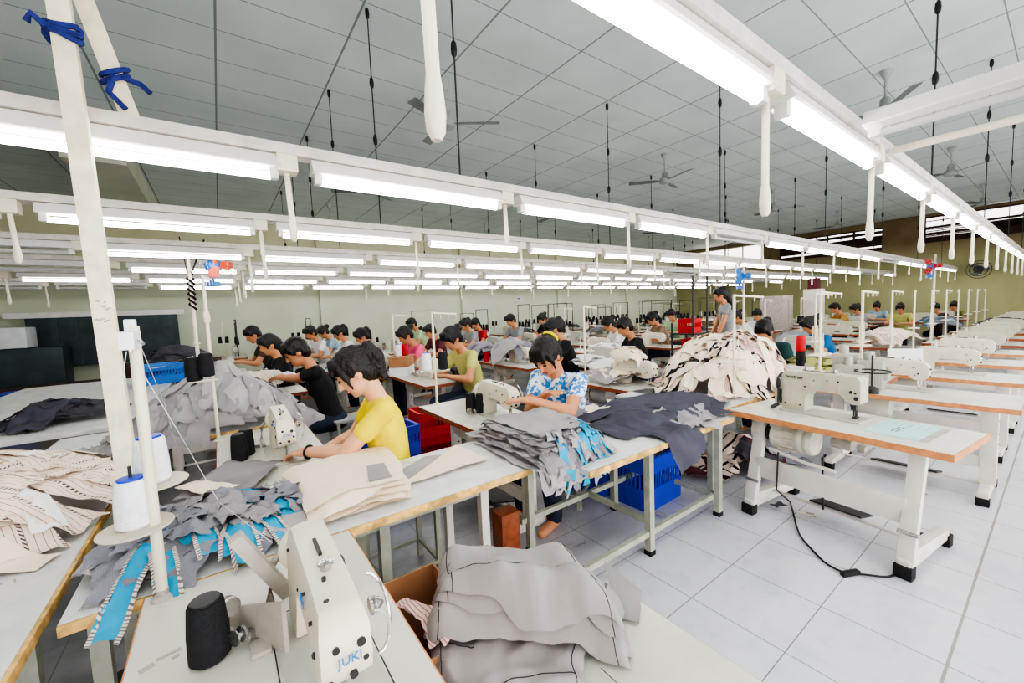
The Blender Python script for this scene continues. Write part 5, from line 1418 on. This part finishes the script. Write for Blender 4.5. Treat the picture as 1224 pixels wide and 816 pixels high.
# --- machine table standing in the open aisle (front right)
bt = thing('sewing_table', 'sewing table standing free at the open aisle, white A-shaped legs and motor below', 'sewing table', (3.395, .895, 0), R(90 - 7))
L_, W_ = 1.22, .60
MB().bb(-L_ / 2, L_ / 2, -W_ / 2, W_ / 2, TZ - .036, TZ).build('table_top', 'laminate', bt, smooth=0)
e = MB()
for (a, b, c_, d_) in ((-L_ / 2 - .006, L_ / 2 + .006, -W_ / 2 - .006, -W_ / 2), (-L_ / 2 - .006, L_ / 2 + .006, W_ / 2, W_ / 2 + .006), (-L_ / 2 - .006, -L_ / 2, -W_ / 2, W_ / 2), (L_ / 2, L_ / 2 + .006, -W_ / 2, W_ / 2)): e.bb(a, b, c_, d_, TZ - .04, TZ - .001)
e.build('edge_band', 'edge_tan', bt, smooth=0)
for s_ in (-1, 1):
    x = s_ * .44
    lg = MB().bar((x, .30, .06), (x, .14, TZ - .036), .075, .05, Vector((0, 1, 0))); lg.build('leg', 'leg_white', bt, bevel=.006)
    ft = MB().prism([(.33, .05), (.33, .10), (.24, .15), (-.28, .11), (-.30, .05)], x - .03, x + .03, 'x').build('foot', 'leg_white', bt, bevel=.006)
    for q in (.31, -.29): MB().bb(x - .042, x + .042, q - .035, q + .035, 0, .075).build('rubber_cap', 'rubber', ft, bevel=.01)
    MB().cyl((x - .045, .28, .25), (x + .045, .28, .25), .012, n=8).build('leg_bolt', 'steel', ft)
MB().bb(-.42, .42, .225, .25, .28, .43).build('stretcher_board', 'leg_white', bt, bevel=.004)
MB().cyl((-.44, .05, .12), (.44, .05, .12), .012, n=8).build('pedal_rod', 'leg_white', bt)
MB().box((.0, -.02, .13), (.3, .18, .012), Matrix.Rotation(R(12), 3, 'X')).build('pedal', 'dark', bt)
MB().cyl((.06, .08, .12), (.06, .1, .5), .007, n=6).box((.06, .1, .33), (.02, .03, .07)).build('pedal_link', 'dark', bt)
m = MB().lathe([(.03, 0), (.09, .01), (.1, .03), (.1, .05), (.092, .06), (.1, .07), (.1, .1), (.095, .11), (.095, .24), (.1, .25), (.1, .27), (.05, .29)], (.08, .12, .6), (1, 0, 0), 24)
m.box((.3, .12, .69), (.14, .12, .06)); mo = m.build('motor', 'motor', bt)
f_ = MB()
for i in range(12):
    a = 2 * PI * i / 12; f_.bar((.2, .12 + .1 * math.cos(a), .6 + .1 * math.sin(a)), (.31, .12 + .1 * math.cos(a), .6 + .1 * math.sin(a)), .008, .012)
f_.build('cooling_fins', 'motor', mo, smooth=0)
MB().lathe([(.03, 0), (.062, .004), (.062, .05), (.03, .056)], (.375, .12, .6), (1, 0, 0), 18).build('pulley', 'dark', mo)
MB().lathe([(.04, 0), (.085, .006), (.085, .06), (.05, .07)], (.43, .12, .61), (1, 0, 0), 20).build('belt_guard', 'motor', bt)
MB().tube([(.36, .2, .5), (.1, .22, .47), (-.06, .2, .46)], .012, 8).build('guard_rod', 'leg_white', mo)
MB().lathe([(.02, 0), (.04, .01), (.04, .12), (.02, .13)], (-.12, .1, .63), (1, 0, 0), 14).build('switch_box', 'guard', bt)
# its machine: tall pillar, long arm, arch at the pillar
bm_ = thing('sewing_machine', 'large beige sewing machine with black lettering on its pillar, in the open aisle', 'sewing machine', (3.45, .86, TZ), R(90 - 7)); bm_.scale = (.92, 1, 1)
MB().bb(-.1, .44, -.1, .1, 0, .012).build('bed_plate', 'cast3', bm_, bevel=.002)
arch = [(.215 - .055 * math.sin(a), .115 + .06 * math.cos(a) - .0) for a in [PI * i / 8 for i in range(0, 8)]]
poly = [(.44, .012), (.445, .27), (.42, .305), (-.06, .305), (-.085, .28), (-.088, .13), (-.07, .115), (-.03, .115), (.0, .13), (.04, .175), (.2, .178), (.235, .165), (.262, .13), (.27, .09), (.27, .012)]
b = MB().prism(poly, -.06, .06, 'y'); b.build('machine_body', 'cast2', bm_, bevel=.01)
MB().bb(.29, .425, .058, .066, .05, .27).build('pillar_cover', 'cast2', bm_, bevel=.004)
k = MB()
for (x, z, r) in ((-.03, .2, .011), (-.055, .195, .007), (.05, .26, .006), (.12, .26, .005), (.21, .25, .004), (.3, .06, .006), (.41, .06, .006), (.27, .2, .006), (-.06, .16, .014)): k.cyl((x, -.063, z), (x, .069 if x > .28 else .064, z), r, n=10)
k.build('screws', 'dark', bm_)
MB().bb(.05, .052, .059, .062, .18, .3).bb(.24, .242, .059, .062, .18, .3).build('panel_joint', 'guard', bm_, smooth=0)
me = text_mesh('brother', .042); me.transform(Matrix(((-1, 0, 0, .345), (0, 0, 1, .067), (0, 1, 0, .262), (0, 0, 0, 1)))); link('brand_lettering', me, 'black_txt', bm_)
MB().cyl((-.04, 0, .115), (-.04, 0, .03), .008, n=8).cyl((-.025, .0, .115), (-.025, 0, .03), .005, n=8).box((-.035, 0, .022), (.03, .04, .008)).box((-.035, .02, .09), (.03, .03, .03)).build('needle_bar', 'dark', bm_)
MB().lathe([(.02, 0), (.07, .004), (.078, .014), (.078, .03), (.03, .04)], (.446, 0, .2), (1, 0, 0), 22).build('handwheel', 'dark', bm_)
MB().box((.47, .03, .14), (.05, .07, .22)).build('belt_cover', 'guard', bm_, bevel=.01)
MB().bar((.5, .1, .01), (.45, .03, .06), .03, .02).bar((.46, .05, .05), (.46, .05, .16), .03, .03).build('winder_arm', 'dark', bm_)
MB().cyl((.3, 0, .305), (.3, 0, .36), .005, n=6).cyl((.1, 0, .305), (.1, 0, .33), .012, n=10).box((.2, 0, .31), (.22, .03, .012)).cyl((.04, .03, .3), (.06, .06, .35), .003, n=5).build('thread_pins', 'steel', bm_)
tp = thing('instruction_sheet', 'pale teal sheet with dark lines taped on the open-aisle machine table', 'sheet', (3.40, .62, TZ), R(90 - 7))
MB().bb(-.19, .1, -.2, .2, 0, .002).build('sheet_paper', 'teal_paper', tp, smooth=0)
mb = MB(); mb.bb(-.20, -.165, -.2, .2, .002, .003).build('grey_margin', 'guard', tp, smooth=0)
mb = MB()
for i in range(2): mb.box((-.03 + .02 * i, .02, .0026), (.006, .13, .001))
for i in range(5): mb.bb(-.12 + .04 * i, -.119 + .04 * i, -.16, -.06, .002, .003)
mb.build('printed_lines', 'teal_ink', tp, smooth=0)
cd_ = [P(945, 600, .005), P(955, 640, .01), P(985, 672, .01), P(1005, 683, .012), P(1030, 686, .012), P(1062, 690, .012), P(1085, 680, .01), P(1090, 668, .02)]
pts = []
for i in range(len(cd_) - 1):
    for j in range(4): pts.append(cd_[i].lerp(cd_[i + 1], j / 4))
pts.append(cd_[-1]); pts = [pts[0]] + [(pts[i - 1] + pts[i] * 2 + pts[i + 1]) / 4 for i in range(1, len(pts) - 1)] + [pts[-1]]
cb = thing('power_cord', 'black power cord lying on the tiles under the open-aisle machine', 'cord', (0, 0, 0))
MB().tube([Vector((3.2, 1.2, .5)), Vector((3.12, 1.18, .25))] + pts, .006, 7).build('cable', 'black', cb)
q = P(1015, 684, .014); MB().bar(q - Vector((.05, -.02, 0)), q + Vector((.05, -.03, 0)), .03, .025).build('plug', 'black', cb, bevel=.006)
# ================================================================ BACKGROUND
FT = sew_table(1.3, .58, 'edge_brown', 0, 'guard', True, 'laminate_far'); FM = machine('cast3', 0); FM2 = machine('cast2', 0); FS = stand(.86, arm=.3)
FB = MB().lathe([(.04, 0), (.045, .01), (.036, .15), (.02, .16)], n=10).build('thread_cone', 'black_thread'); tag(FB, 'x', 'thread cone'); USED.pop('x')
FW_ = MB().lathe([(.04, 0), (.045, .01), (.036, .15), (.02, .16)], n=10).build('thread_cone', 'white_thread'); tag(FW_, 'x', 'thread cone'); USED.pop('x')
taken = [(PY(210, 412, 10.2).x, 10.3), (.21, 2.98), (1.7, 2.76), (3.5, 2.86), (nd.x - .42, nd.y)] + [(x, y) for x, y, _ in tx] + [(2.45, 1.8), (4.3, 2.1), (-.1, 4.1), (.05, 1), (.84, .3), (3.4, .9), (-1.4, 6), (-1.4, 7.5), (1.3, 3.8), (1.9, 4.1)]
def free(x, y, d=.95): return all(abs(x - a) > d or abs(y - b) > 1.05 for a, b in taken)
rf = random.Random(77)
def far_heap(x, y, h, m, lab, n=4, rx=.36, ry=.42, sz=.6, seed=0, z=TZ, group='fabric heaps in the hall'):
    F_ = Field(-.7, .7, -.8, .8, dome(0, 0, rx, ry, h * .8, z, 1.6), .03)
    for k in range(n):
        o = sheet('fabric_piece', m if isinstance(m, str) else m[k % len(m)], (rf.uniform(-.1, .1), rf.uniform(-.1, .1)), rf.uniform(0, 3), sz * .8, sz, None, 0, seed + k, 12, 12, .04, 7, 0, 0, (-.42, .42, -.5, .5), z, .012, 0, hang=.02, F=F_, wob=.08)
        o.location = (x + o.location.x, y + o.location.y, z); tag(o, lab, 'cloth', group)
# ---- people behind: prototypes by hair, then copies with their own clothes
GP = 'workers at the far machines'
pro = {}
for nm, hair, pit, ln in (('tail', 'tail', 30, 12), ('short', 'short', 30, 14), ('bun', 'bun', 34, 16), ('long', 'long', 20, 8)):
    q, hc_ = person('proto ' + nm, 's_white', 'jeans', hair, sc=1.13, seat=.48, lean=ln, pitch=pit, vox=.018, fine=False, skin='skin_tan')
    USED.pop('proto ' + nm); pro[nm] = (q, hc_); q.location = (0, 0, -50)
used_pro = set()
PEOPLE = [
 (302, 400, 6.6, 'short', 's_brown', 184, 'worker in brown bending low, left of the long-haired worker'),
 (321, 412, 5.4, 'long', 'black_shirt', 190, 'long-haired worker in black seated left of the man in black'),
 (371, 398, 8.0, 'short', 's_white', 200, 'worker in a white shirt above the shoulder of the man in black'),
 (386, 397, 9.0, 'bun', 's_lightblue', 184, 'worker in light blue with raised bun behind the man in black'),
 (405, 398, 7.6, 'tail', 's_white', 182, 'worker in white with ponytail behind the yellow-shirt woman'),
 (432, 402, 7.0, 'tail', 's_yellowgreen', 178, 'worker in pale yellow just behind the head of the yellow-shirt woman'),
 (484, 401, 6.2, 'bun', 's_pink', 182, 'worker in a pink T-shirt beside the brown carton'),
 (492, 386, 9.5, 'short', 's_palegreen', 182, 'worker in pale green far behind the pink T-shirt'),
 (514, 396, 8.0, 'short', 's_maroon', 190, 'worker in dark red behind the white cone stand'),
 (540, 405, 4.7, 'bun', 's_yellowgreen', 186, 'woman in sleeveless patterned yellow at the dark hanging cloth'),
 (556, 388, 9.0, 'tail', 's_grey', 184, 'worker in grey behind the patterned-yellow woman'),
 (568, 387, 9.8, 'short', 's_red', 184, 'worker in red, far behind the patterned-yellow woman'),
 (610, 380, 9.0, 'short', 's_grey', 182, 'worker in grey above the checked grey heap'),
 (648, 379, 10.0, 'bun', 'black_shirt', 182, 'worker in black at the far end behind the flower-print worker'),
 (661, 393, 5.6, 'tail', 'black_shirt', 150, 'worker in a black top right behind the flower-print worker'),
 (727, 387, 7.6, 'bun', 's_white', 150, 'worker bent over white cloth left of the collared man in black'),
 (746, 391, 5.9, 'short', 'black_shirt', 150, 'man in a black shirt upright at his machine in mid hall'),
 (779, 381, 8.6, 'bun', 's_khaki', 150, 'worker in khaki behind the free cream machine in mid hall'),
 (802, 376, 10.0, 'short', 's_palegreen', 182, 'worker in pale green left of the red baskets'),
 (880, 379, 8.8, 'bun', 's_white', 120, 'worker with white back turned, right of the standing woman'),
 (905, 376, 9.4, 'short', 's_white', 184, 'worker in white facing out above the cream heap'),
 (913, 396, 5.0, 'bun', 's_teal', 182, 'worker in dark green half hidden behind the cream heap'),
 (968, 389, 6.4, 'bun', 's_blue', 136, 'worker in a bright blue top beyond the cream heap'),
 (998, 368, 11.0, 'short', 's_orange', 130, 'worker in orange far off at the right'),
 (1022, 369, 12.0, 'tail', 's_grey', 140, 'worker in grey right of the orange worker'),
 (1048, 366, 13.0, 'bun', 's_lightblue', 182, 'worker in light blue far off right of the orange worker'),
 (1076, 368, 11.5, 'tail', 's_yellowgreen', 182, 'worker in yellow behind the cream thread frames'),
 (1118, 370, 12.0, 'short', 's_brown', 176, 'worker in brown at the far right below the red-bladed fan'),
 (1140, 370, 13.0, 'tail', 's_olive', 182, 'worker in olive at the far right beside the brown one'),
]
k_ = 0
for (px, py, dep, hr, sm, ang, lb) in PEOPLE:
    proto, hc_ = pro[hr]; w = D(px, py, dep); a = R(ang); k_ += 1
    loc = (w.x - (hc_.x * math.cos(a) - hc_.y * math.sin(a)), w.y - (hc_.x * math.sin(a) + hc_.y * math.cos(a)), max(-.12, min(.1, w.z - hc_.z)))
    if hr not in used_pro:
        used_pro.add(hr); o = give(proto, lb, 'person', loc, a, GP)
        for ch in KIDS[o.name]:
            if ch.name.split('.')[0] == 'shirt': ch.material_slots[0].link = 'OBJECT'; ch.material_slots[0].material = M[sm]
    else: o = dup(proto, lb, loc, a, GP, {'shirt': sm})
    x, y = loc[0] - .68, loc[1] + .25
    if free(x, y, .8):
        taken.append((x, y))
        use(FT, 'sewing table of the ' + lb.split(' behind')[0].split(' beside')[0].split(' far ')[0][:70] + ' (%s along)' % ORD[k_ % 19] if False else 'sewing table before the ' + ' '.join(lb.split()[:9]), 'sewing table', (x, y, 0), UP, GT)
        use(FM if k_ % 2 else FM2, 'sewing machine before the ' + ' '.join(lb.split()[:9]), 'sewing machine', (x + .06, y - .25, TZ), UP, GM)
# standing woman
p, _ = person('woman in a grey top with long ponytail standing behind the rows', 's_grey', 'jeans', 'long', stand=True, sc=1.10, lean=3, pitch=12, vox=.016, fine=False, sleeve='cap', skin='skin_tan', head_at=(861, 362, 7.4), rz=R(128), hands=[Vector((.22, .2, .95)), Vector((.24, -.18, .95))])
# ---- more machine rows without workers in view
ROWS = [(2.9, 5.2, 19, 'first'), (5.1, 8.9, 19, 'second'), (6.75, .3, 19, 'third'), (8.45, -.4, 19, 'fourth'), (10.2, -.3, 19, 'fifth'), (11.9, .2, 18, 'sixth')]
hc_k = 0
for (yy, xa, xb, rn) in ROWS:
    x = xa; n = 0
    while x < xb:
        jy = rf.uniform(-.12, .12)
        if free(x, yy, .9):
            n += 1; taken.append((x, yy))
            w_ = ORD[min(n, 18)]
            use(FT, 'empty-seat sewing table in the hall, %s of the %s row' % (w_, rn), 'sewing table', (x, yy + jy, 0), UP, GT)
            use(FM if rf.random() < .6 else FM2, 'far sewing machine, %s of the %s row without workers' % (w_, rn), 'sewing machine', (x + .06, yy + jy - .22, TZ), UP, GM)
            if rf.random() < .75:
                use(FS, 'far thread stand, %s of the %s row without workers' % (w_, rn), 'thread stand', (x - .14, yy + jy + .52, TZ), R(rf.choice((0, 0, 90))), GS)
                for q in (-1, 1):
                    pr_ = FB if rf.random() < .75 else FW_
                    c = pr_.copy(); COL.objects.link(c); c.location = (x - .14 + .07 * q, yy + jy + .52, TZ + .32); c['label'] = 'small %s thread cone on a far thread stand in the machine rows' % ('black' if pr_ is FB else 'white'); c['category'] = 'thread cone'; c['group'] = 'far thread cones'
            if yy > 6 and rf.random() < .62:
                hw_ = rf.uniform(.3, .5); hh_ = rf.uniform(.78, 1.02)
                t = thing('thread_rack', 'dark thread rack with top bar, %s of the %s row without workers' % (w_, rn), 'thread rack', (x + .12, yy + jy + .1, TZ), R(rf.choice((90, 90, 0))), 'dark thread racks')
                for q in (-1, 1): MB().cyl((q * hw_, 0, .02), (q * hw_, 0, hh_), .012, n=6).build('post', 'dark', t)
                MB().bar((-hw_, 0, hh_), (hw_, 0, hh_), .02, .016).bar((-hw_, 0, .3), (hw_, 0, .3), .08, .014).build('bar', 'dark', t)
                ca_, sa_ = math.cos(t.rotation_euler.z), math.sin(t.rotation_euler.z)
                for q in range(4):
                    u_ = hw_ * (-.75 + .5 * q); pr_ = FB if rf.random() < .85 else FW_
                    c = pr_.copy(); COL.objects.link(c); c.location = (x + .12 + u_ * ca_, yy + jy + .1 + u_ * sa_, TZ + .31); c['label'] = 'small %s thread cone on a dark thread rack in the machine rows' % ('black' if pr_ is FB else 'white'); c['category'] = 'thread cone'; c['group'] = 'far rack cones'
            r_ = rf.random()
            if r_ < .42:
                hc_k += 1
                far_heap(x + .02, yy + jy + .1 * rf.uniform(-1, 1), rf.uniform(.12, .32), rf.choice((['g_plaid', 'g_cloth'], ['g_cloth2'], ['stripe', 'cream_cloth'], ['plaid_dark', 'slate'], ['g_plaid'])), 'cloth piece in the heap on %s table of the %s row' % (w_, rn), 3, seed=500 + 7 * hc_k)
        x += 1.62
FB.location = (4.1, 13.1, TZ); FB['label'] = 'small black thread cone on a far thread stand in the machine rows'; FB['group'] = 'far thread cones'
FW_.location = (3.8, 13.1, TZ); FW_['label'] = 'small white thread cone on a far thread stand in the machine rows'; FW_['group'] = 'far thread cones'
o = MB().bb(3.5, 4.4, 12.9, 13.3, TZ - .03, TZ).bb(3.55, 3.6, 12.95, 13.25, 0, TZ - .03).bb(4.3, 4.35, 12.95, 13.25, 0, TZ - .03).build('cone_bench', 'leg_white', smooth=0); tag(o, 'small white bench holding spare thread cones in the back rows', 'bench')
# checked grey heap behind the second row (mid picture)
for k, (px, py, dep, h, m, lb) in enumerate(((612, 412, 6.6, .42, ['g_plaid', 'g_cloth'], 'checked grey cloth in the tall heap left of the flower-print worker'), (575, 410, 7.2, .3, ['g_plaid', 'g_cloth2'], 'grey cloth in the heap behind the patterned-yellow woman'), (725, 408, 6.6, .22, ['g_cloth', 'paper'], 'white and grey cloth in front of the bent worker in white'), (700, 412, 5.6, .14, ['paper'], 'white papers on the table left of the man in a black shirt'), (1062, 392, 6.6, .3, ['cream_cloth', 'stripe'], 'cream cloth heaped behind the front right thread frames'), (972, 428, 4.5, .14, ['s_olive', 's_yellowgreen'], 'olive folded cloth behind the large beige machine'), (832, 440, 4.9, .12, ['plaid_dark', 'g_cloth2'], 'dark cloth between the wrapped machine and the cream heap'), (420, 420, 6.4, .2, ['s_blue', 's_lightblue'], 'blue cloth behind the head of the yellow-shirt woman'), (735, 445, 4.6, .1, ['g_cloth', 'cream_cloth'], 'small pale cloth heap beside the wrapped machine'), (320, 420, 5.2, .12, ['slate', 'paper'], 'slate and white cloth in front of the long-haired worker'), (1200, 390, 8.5, .25, ['g_cloth', 'plaid_dark'], 'grey cloth heap at the far right edge'), (1120, 385, 9.5, .3, ['s_lightblue', 'g_plaid'], 'light blue cloth heap below the red-bladed fan'))):
    w = D(px, py, dep); far_heap(w.x, w.y, h, m, lb, 4, seed=900 + 9 * k)
    if free(w.x, w.y, .6): use(FT, 'table carrying the ' + lb.split(' heap')[0].split(' heaped')[0][:60], 'sewing table', (w.x, w.y, 0), UP, GT); taken.append((w.x, w.y))
# ---- right-hand row behind the open-aisle table
ARX = [(4.78, .80), (6.05, .82), (7.35, .82), (8.65, .82), (9.95, .82), (11.3, .82), (12.7, .82), (14.1, .82), (15.6, .82), (17.2, .82)]
ET = sew_table(1.26, .62, 'edge_tan', 2)
for k, (x, y) in enumerate(ARX):
    d_ = '%s behind the open-aisle machine' % ORD[k + 1]
    use(ET if k < 4 else FT, 'right-hand row sewing table, ' + d_, 'sewing table', (x, y, 0), UP, GT)
    use(MAC if k < 3 else FM2, 'right-hand row sewing machine, ' + d_, 'sewing machine', (x + .12, y - (.25 if k else .05), TZ), UP, GM)
    s_ = stand(.9 if k != 1 else .84, arm=.55, plates=True) if k == 0 else None
    if k == 0: FR_ = s_; give(s_, 'thread frame with long top arm, ' + d_, 'thread stand', (x - .38, y + .52, TZ), 0, GS); _first[s_.name] = 1
    else: dup(FR_, 'thread frame with long top arm, ' + d_, (x - .2, y + .55, TZ), R(0 if k % 3 else 8), GS)
dup(FR_, 'thread pole standing before the cream heap, arm over it', (3.60, 1.70, TZ), 0, GS)
dup(FR_, 'thread pole between the cream heap and the bright blue worker', (5.70, 1.76, TZ), 0, GS)
dup(FR_, 'thread pole at the right, close to the white paper', (5.35, 1.25, TZ), R(0), GS)
# white sheet of paper hung on the first right-hand machine, ring stand and gear beside it
q = D(1081, 428, 4.25)
tag(sheet('paper_sheet', 'paper', (0, 0), 0, .28, .2, None, 0, 1, 4, 4, .0, 6, 0, 0, None, 0, 0), 'white printed paper hung upright at the first right-hand machine', 'paper')
o = bpy.data.objects['paper_sheet']; o.location = q; o.rotation_euler = (R(84), 0, R(-62))
rg = thing('ring_stand', 'black wire ring on a spindle behind the large beige machine', 'ring stand', (4.52, .98, TZ))
MB().tube([(.12 * math.cos(2 * PI * i / 24), .12 * math.sin(2 * PI * i / 24), .19) for i in range(25)], .006, 6).build('wire_ring', 'black', rg)
MB().cyl((0, 0, 0), (0, 0, .33), .008, n=8).lathe([(.05, 0), (.05, .04), (.02, .06)], (0, 0, 0), n=14).bar((0, 0, .19), (.12, 0, .19), .008, .008).build('spindle', 'dark', rg)
for k, (dx, dy, h) in enumerate(((.18, .12, .26), (.05, .24, .22), (.24, .32, .3))):
    g_ = MB().box((0, 0, h / 2), (.14, .18, h)).cyl((-.03, 0, h), (-.03, 0, h + .08), .03, n=12).box((.04, .03, h + .03), (.05, .06, .06)).box((0, -.1, h * .5), (.1, .05, .08))
    for j in range(4): g_.cyl((-.071, -.06 + .04 * j, h * .7), (-.06, -.06 + .04 * j, h * .7), .01, n=8)
    o = g_.build('overlock_machine', 'cast3', None, bevel=.006); o.location = (4.58 + dx, .92 + dy, TZ); tag(o, ('short white overlock head nearest the wire ring', 'low white overlock head behind the wire ring', 'tall white overlock head right of the wire ring')[k], 'overlock machine', 'overlock heads')
# red and black cones before the bright blue worker
for k, (px, py, kd, dz) in enumerate(((957, 438, 'black', 0), (957, 424, 'red', .16))):
    w = D(957, 440, 4.35); c = put_cone(kd, ('black cone below the red one, beyond the large beige machine', 'red cone on top of the black one, beyond the large beige machine')[k], (w.x, w.y, max(TZ + .12, w.z) + dz), GC)
w = D(957, 440, 4.35); o = MB().bb(-.12, .12, -.12, .12, 0, max(.12, w.z - TZ)).build('carton', 'paper', None, bevel=.004); o.location = (w.x, w.y, TZ); tag(o, 'small white box carrying the red and black cones', 'box')
# rack of red baskets
w = D(830, 440, 6.3)
rk_ = thing('basket_rack', 'black pole rack holding red baskets in front of the standing woman', 'rack', (w.x, w.y, 0))
for (dx, dy) in ((-.2, -.1), (.2, -.1), (-.2, .25), (.2, .25)): MB().cyl((dx, dy, 0), (dx, dy, 2.0 if dy < 0 else 1.3), .016, n=8).build('post', 'dark', rk_)
for z in (.5, .8, 1.12): MB().bb(-.21, .21, -.12, .27, z, z + .02).build('shelf', 'dark', rk_, smooth=0)
for k, (dx, z) in enumerate(((-.02, 1.14), (.05, .82), (.02, .52))):
    dup(rc, 'red basket on the %s shelf of the black rack' % ('top', 'middle', 'lowest')[k], (w.x + dx, w.y + .06, z), R(4 * k), 'red baskets on the rack').scale = (.5, .7, .8)
# far right: wall fan, ducts, dark red tub on top
for k, (px, py) in enumerate(((1170, 322),)):
    d_ = ray(px, py); q = Vector((0, 0, CH)) + d_ * (21.6 / d_.x)
    f = thing('wall_fan', ('dark round fan on the far olive wall at right', '')[k], 'fan', q, R(180))
    MB().lathe([(.04, -.1), (.12, -.06), (.12, .0), (.04, .02)], (0, 0, 0), (1, 0, 0), 14).build('motor_case', 'dark', f)
    g = MB()
    for r_, xx in ((.3, 0), (.22, .05), (.12, .08)): g.tube([(xx, r_ * math.cos(2 * PI * i / 20), r_ * math.sin(2 * PI * i / 20)) for i in range(21)], .012, 5)
    g.build('wire_guard', 'dark', f)
    for j in range(3):
        b = MB().prism([(.05, .04), (.2, .1), (.26, 0), (.2, -.08), (.05, -.04)], -.004, .004, 'x'); b.v = [Matrix.Rotation(R(120 * j), 3, 'X') @ v for v in b.v]; b.build('blade', 'fan_dark', f)
    MB().bar((-.05, 0, 0), (-.55, 0, -.1), .06, .06).build('wall_arm', 'dark', f)
w = D(973, 346, 11.5)
o = MB().bb(-.2, .2, -.2, .2, 0, 1.85).build('store_cabinet', 'leg_white', None, bevel=.01); o.location = (w.x, w.y, 0); tag(o, 'tall pale cabinet with a dark red tub on top, beyond the bright blue worker', 'cabinet')
o = MB().bb(-.12, .12, -.12, .12, 0, .3).bb(-.13, .13, -.13, .13, .28, .31).build('tub', 's_maroon', None, bevel=.02); o.location = (w.x, w.y, 1.85); tag(o, 'dark red tub on top of the tall pale cabinet', 'tub')
w = D(928, 368, 11.8); o = MB().bb(-.35, .35, -.3, .3, 0, 1.7).bb(-.32, -.02, -.31, -.3, .1, 1.6).bb(.02, .32, -.31, -.3, .1, 1.6).build('store_cabinet', 'guard', None, bevel=.008); o.location = (w.x, w.y, 0); tag(o, 'grey two-door cabinet left of the tall pale cabinet', 'cabinet')
# scraps on the floor below the work tables
rk = random.Random(91)
for k in range(26):
    x, y = (rk.uniform(1.6, 4.2), rk.uniform(1.6, 3.2)) if k < 18 else (rk.uniform(3.0, 5), rk.uniform(.3, 1.4))
    o = sheet('floor_scrap', rk.choice(('plaid_dark', 'g_cloth', 'slate', 'cream_cloth')), (x, y), rk.uniform(0, 3), rk.uniform(.03, .07), rk.uniform(.05, .14), lambda a, b: .012, .012, 950 + k, 4, 5, .008, 20, .3, 0, None, 0, .012)
    tag(o, 'small cloth scrap lying on the tiles under the work tables', 'scrap', 'scraps on the tiles')

# ---------------------------------------------------------------- light
w = bpy.data.worlds.new('world'); S.world = w; w.use_nodes = True
w.node_tree.nodes['Background'].inputs[0].default_value = (1, .95, .9, 1)
w.node_tree.nodes['Background'].inputs[1].default_value = 2.5
def area(name, loc, rot, sx, sy, e, col):
    l = bpy.data.lights.new(name, 'AREA'); l.shape = 'RECTANGLE'; l.size = sx; l.size_y = sy; l.energy = e; l.color = col
    o = bpy.data.objects.new(name, l); COL.objects.link(o); o.location = loc; o.rotation_euler = rot
    return o
# daylight coming in through the wide doors behind the photographer
area('door_daylight', (.3, Y0 + .02, 1.7), (R(90), 0, 0), 4.4, 3.0, 150, (.95, .97, 1))
area('door_daylight', (7.0, Y0 + .02, 1.7), (R(90), 0, 0), 4.8, 3.0, 190, (.95, .97, 1))
S.view_settings.view_transform = 'AgX'
S.view_settings.look = 'AgX - High Contrast'
S.view_settings.exposure = .02
S.cycles.max_bounces = 6
S.cycles.diffuse_bounces = 4
S.cycles.use_adaptive_sampling = True
for lb, os_ in USED.items():
    if len(os_) > 1 and not bpy.data.objects[os_[0]].get('group'): print('SHARED LABEL', lb, os_[:4])
    n = len(lb.split())
    if n < 4 or n > 16: print('LABEL WORDS', n, lb)
print('OBJECT COUNT', len(bpy.data.objects))
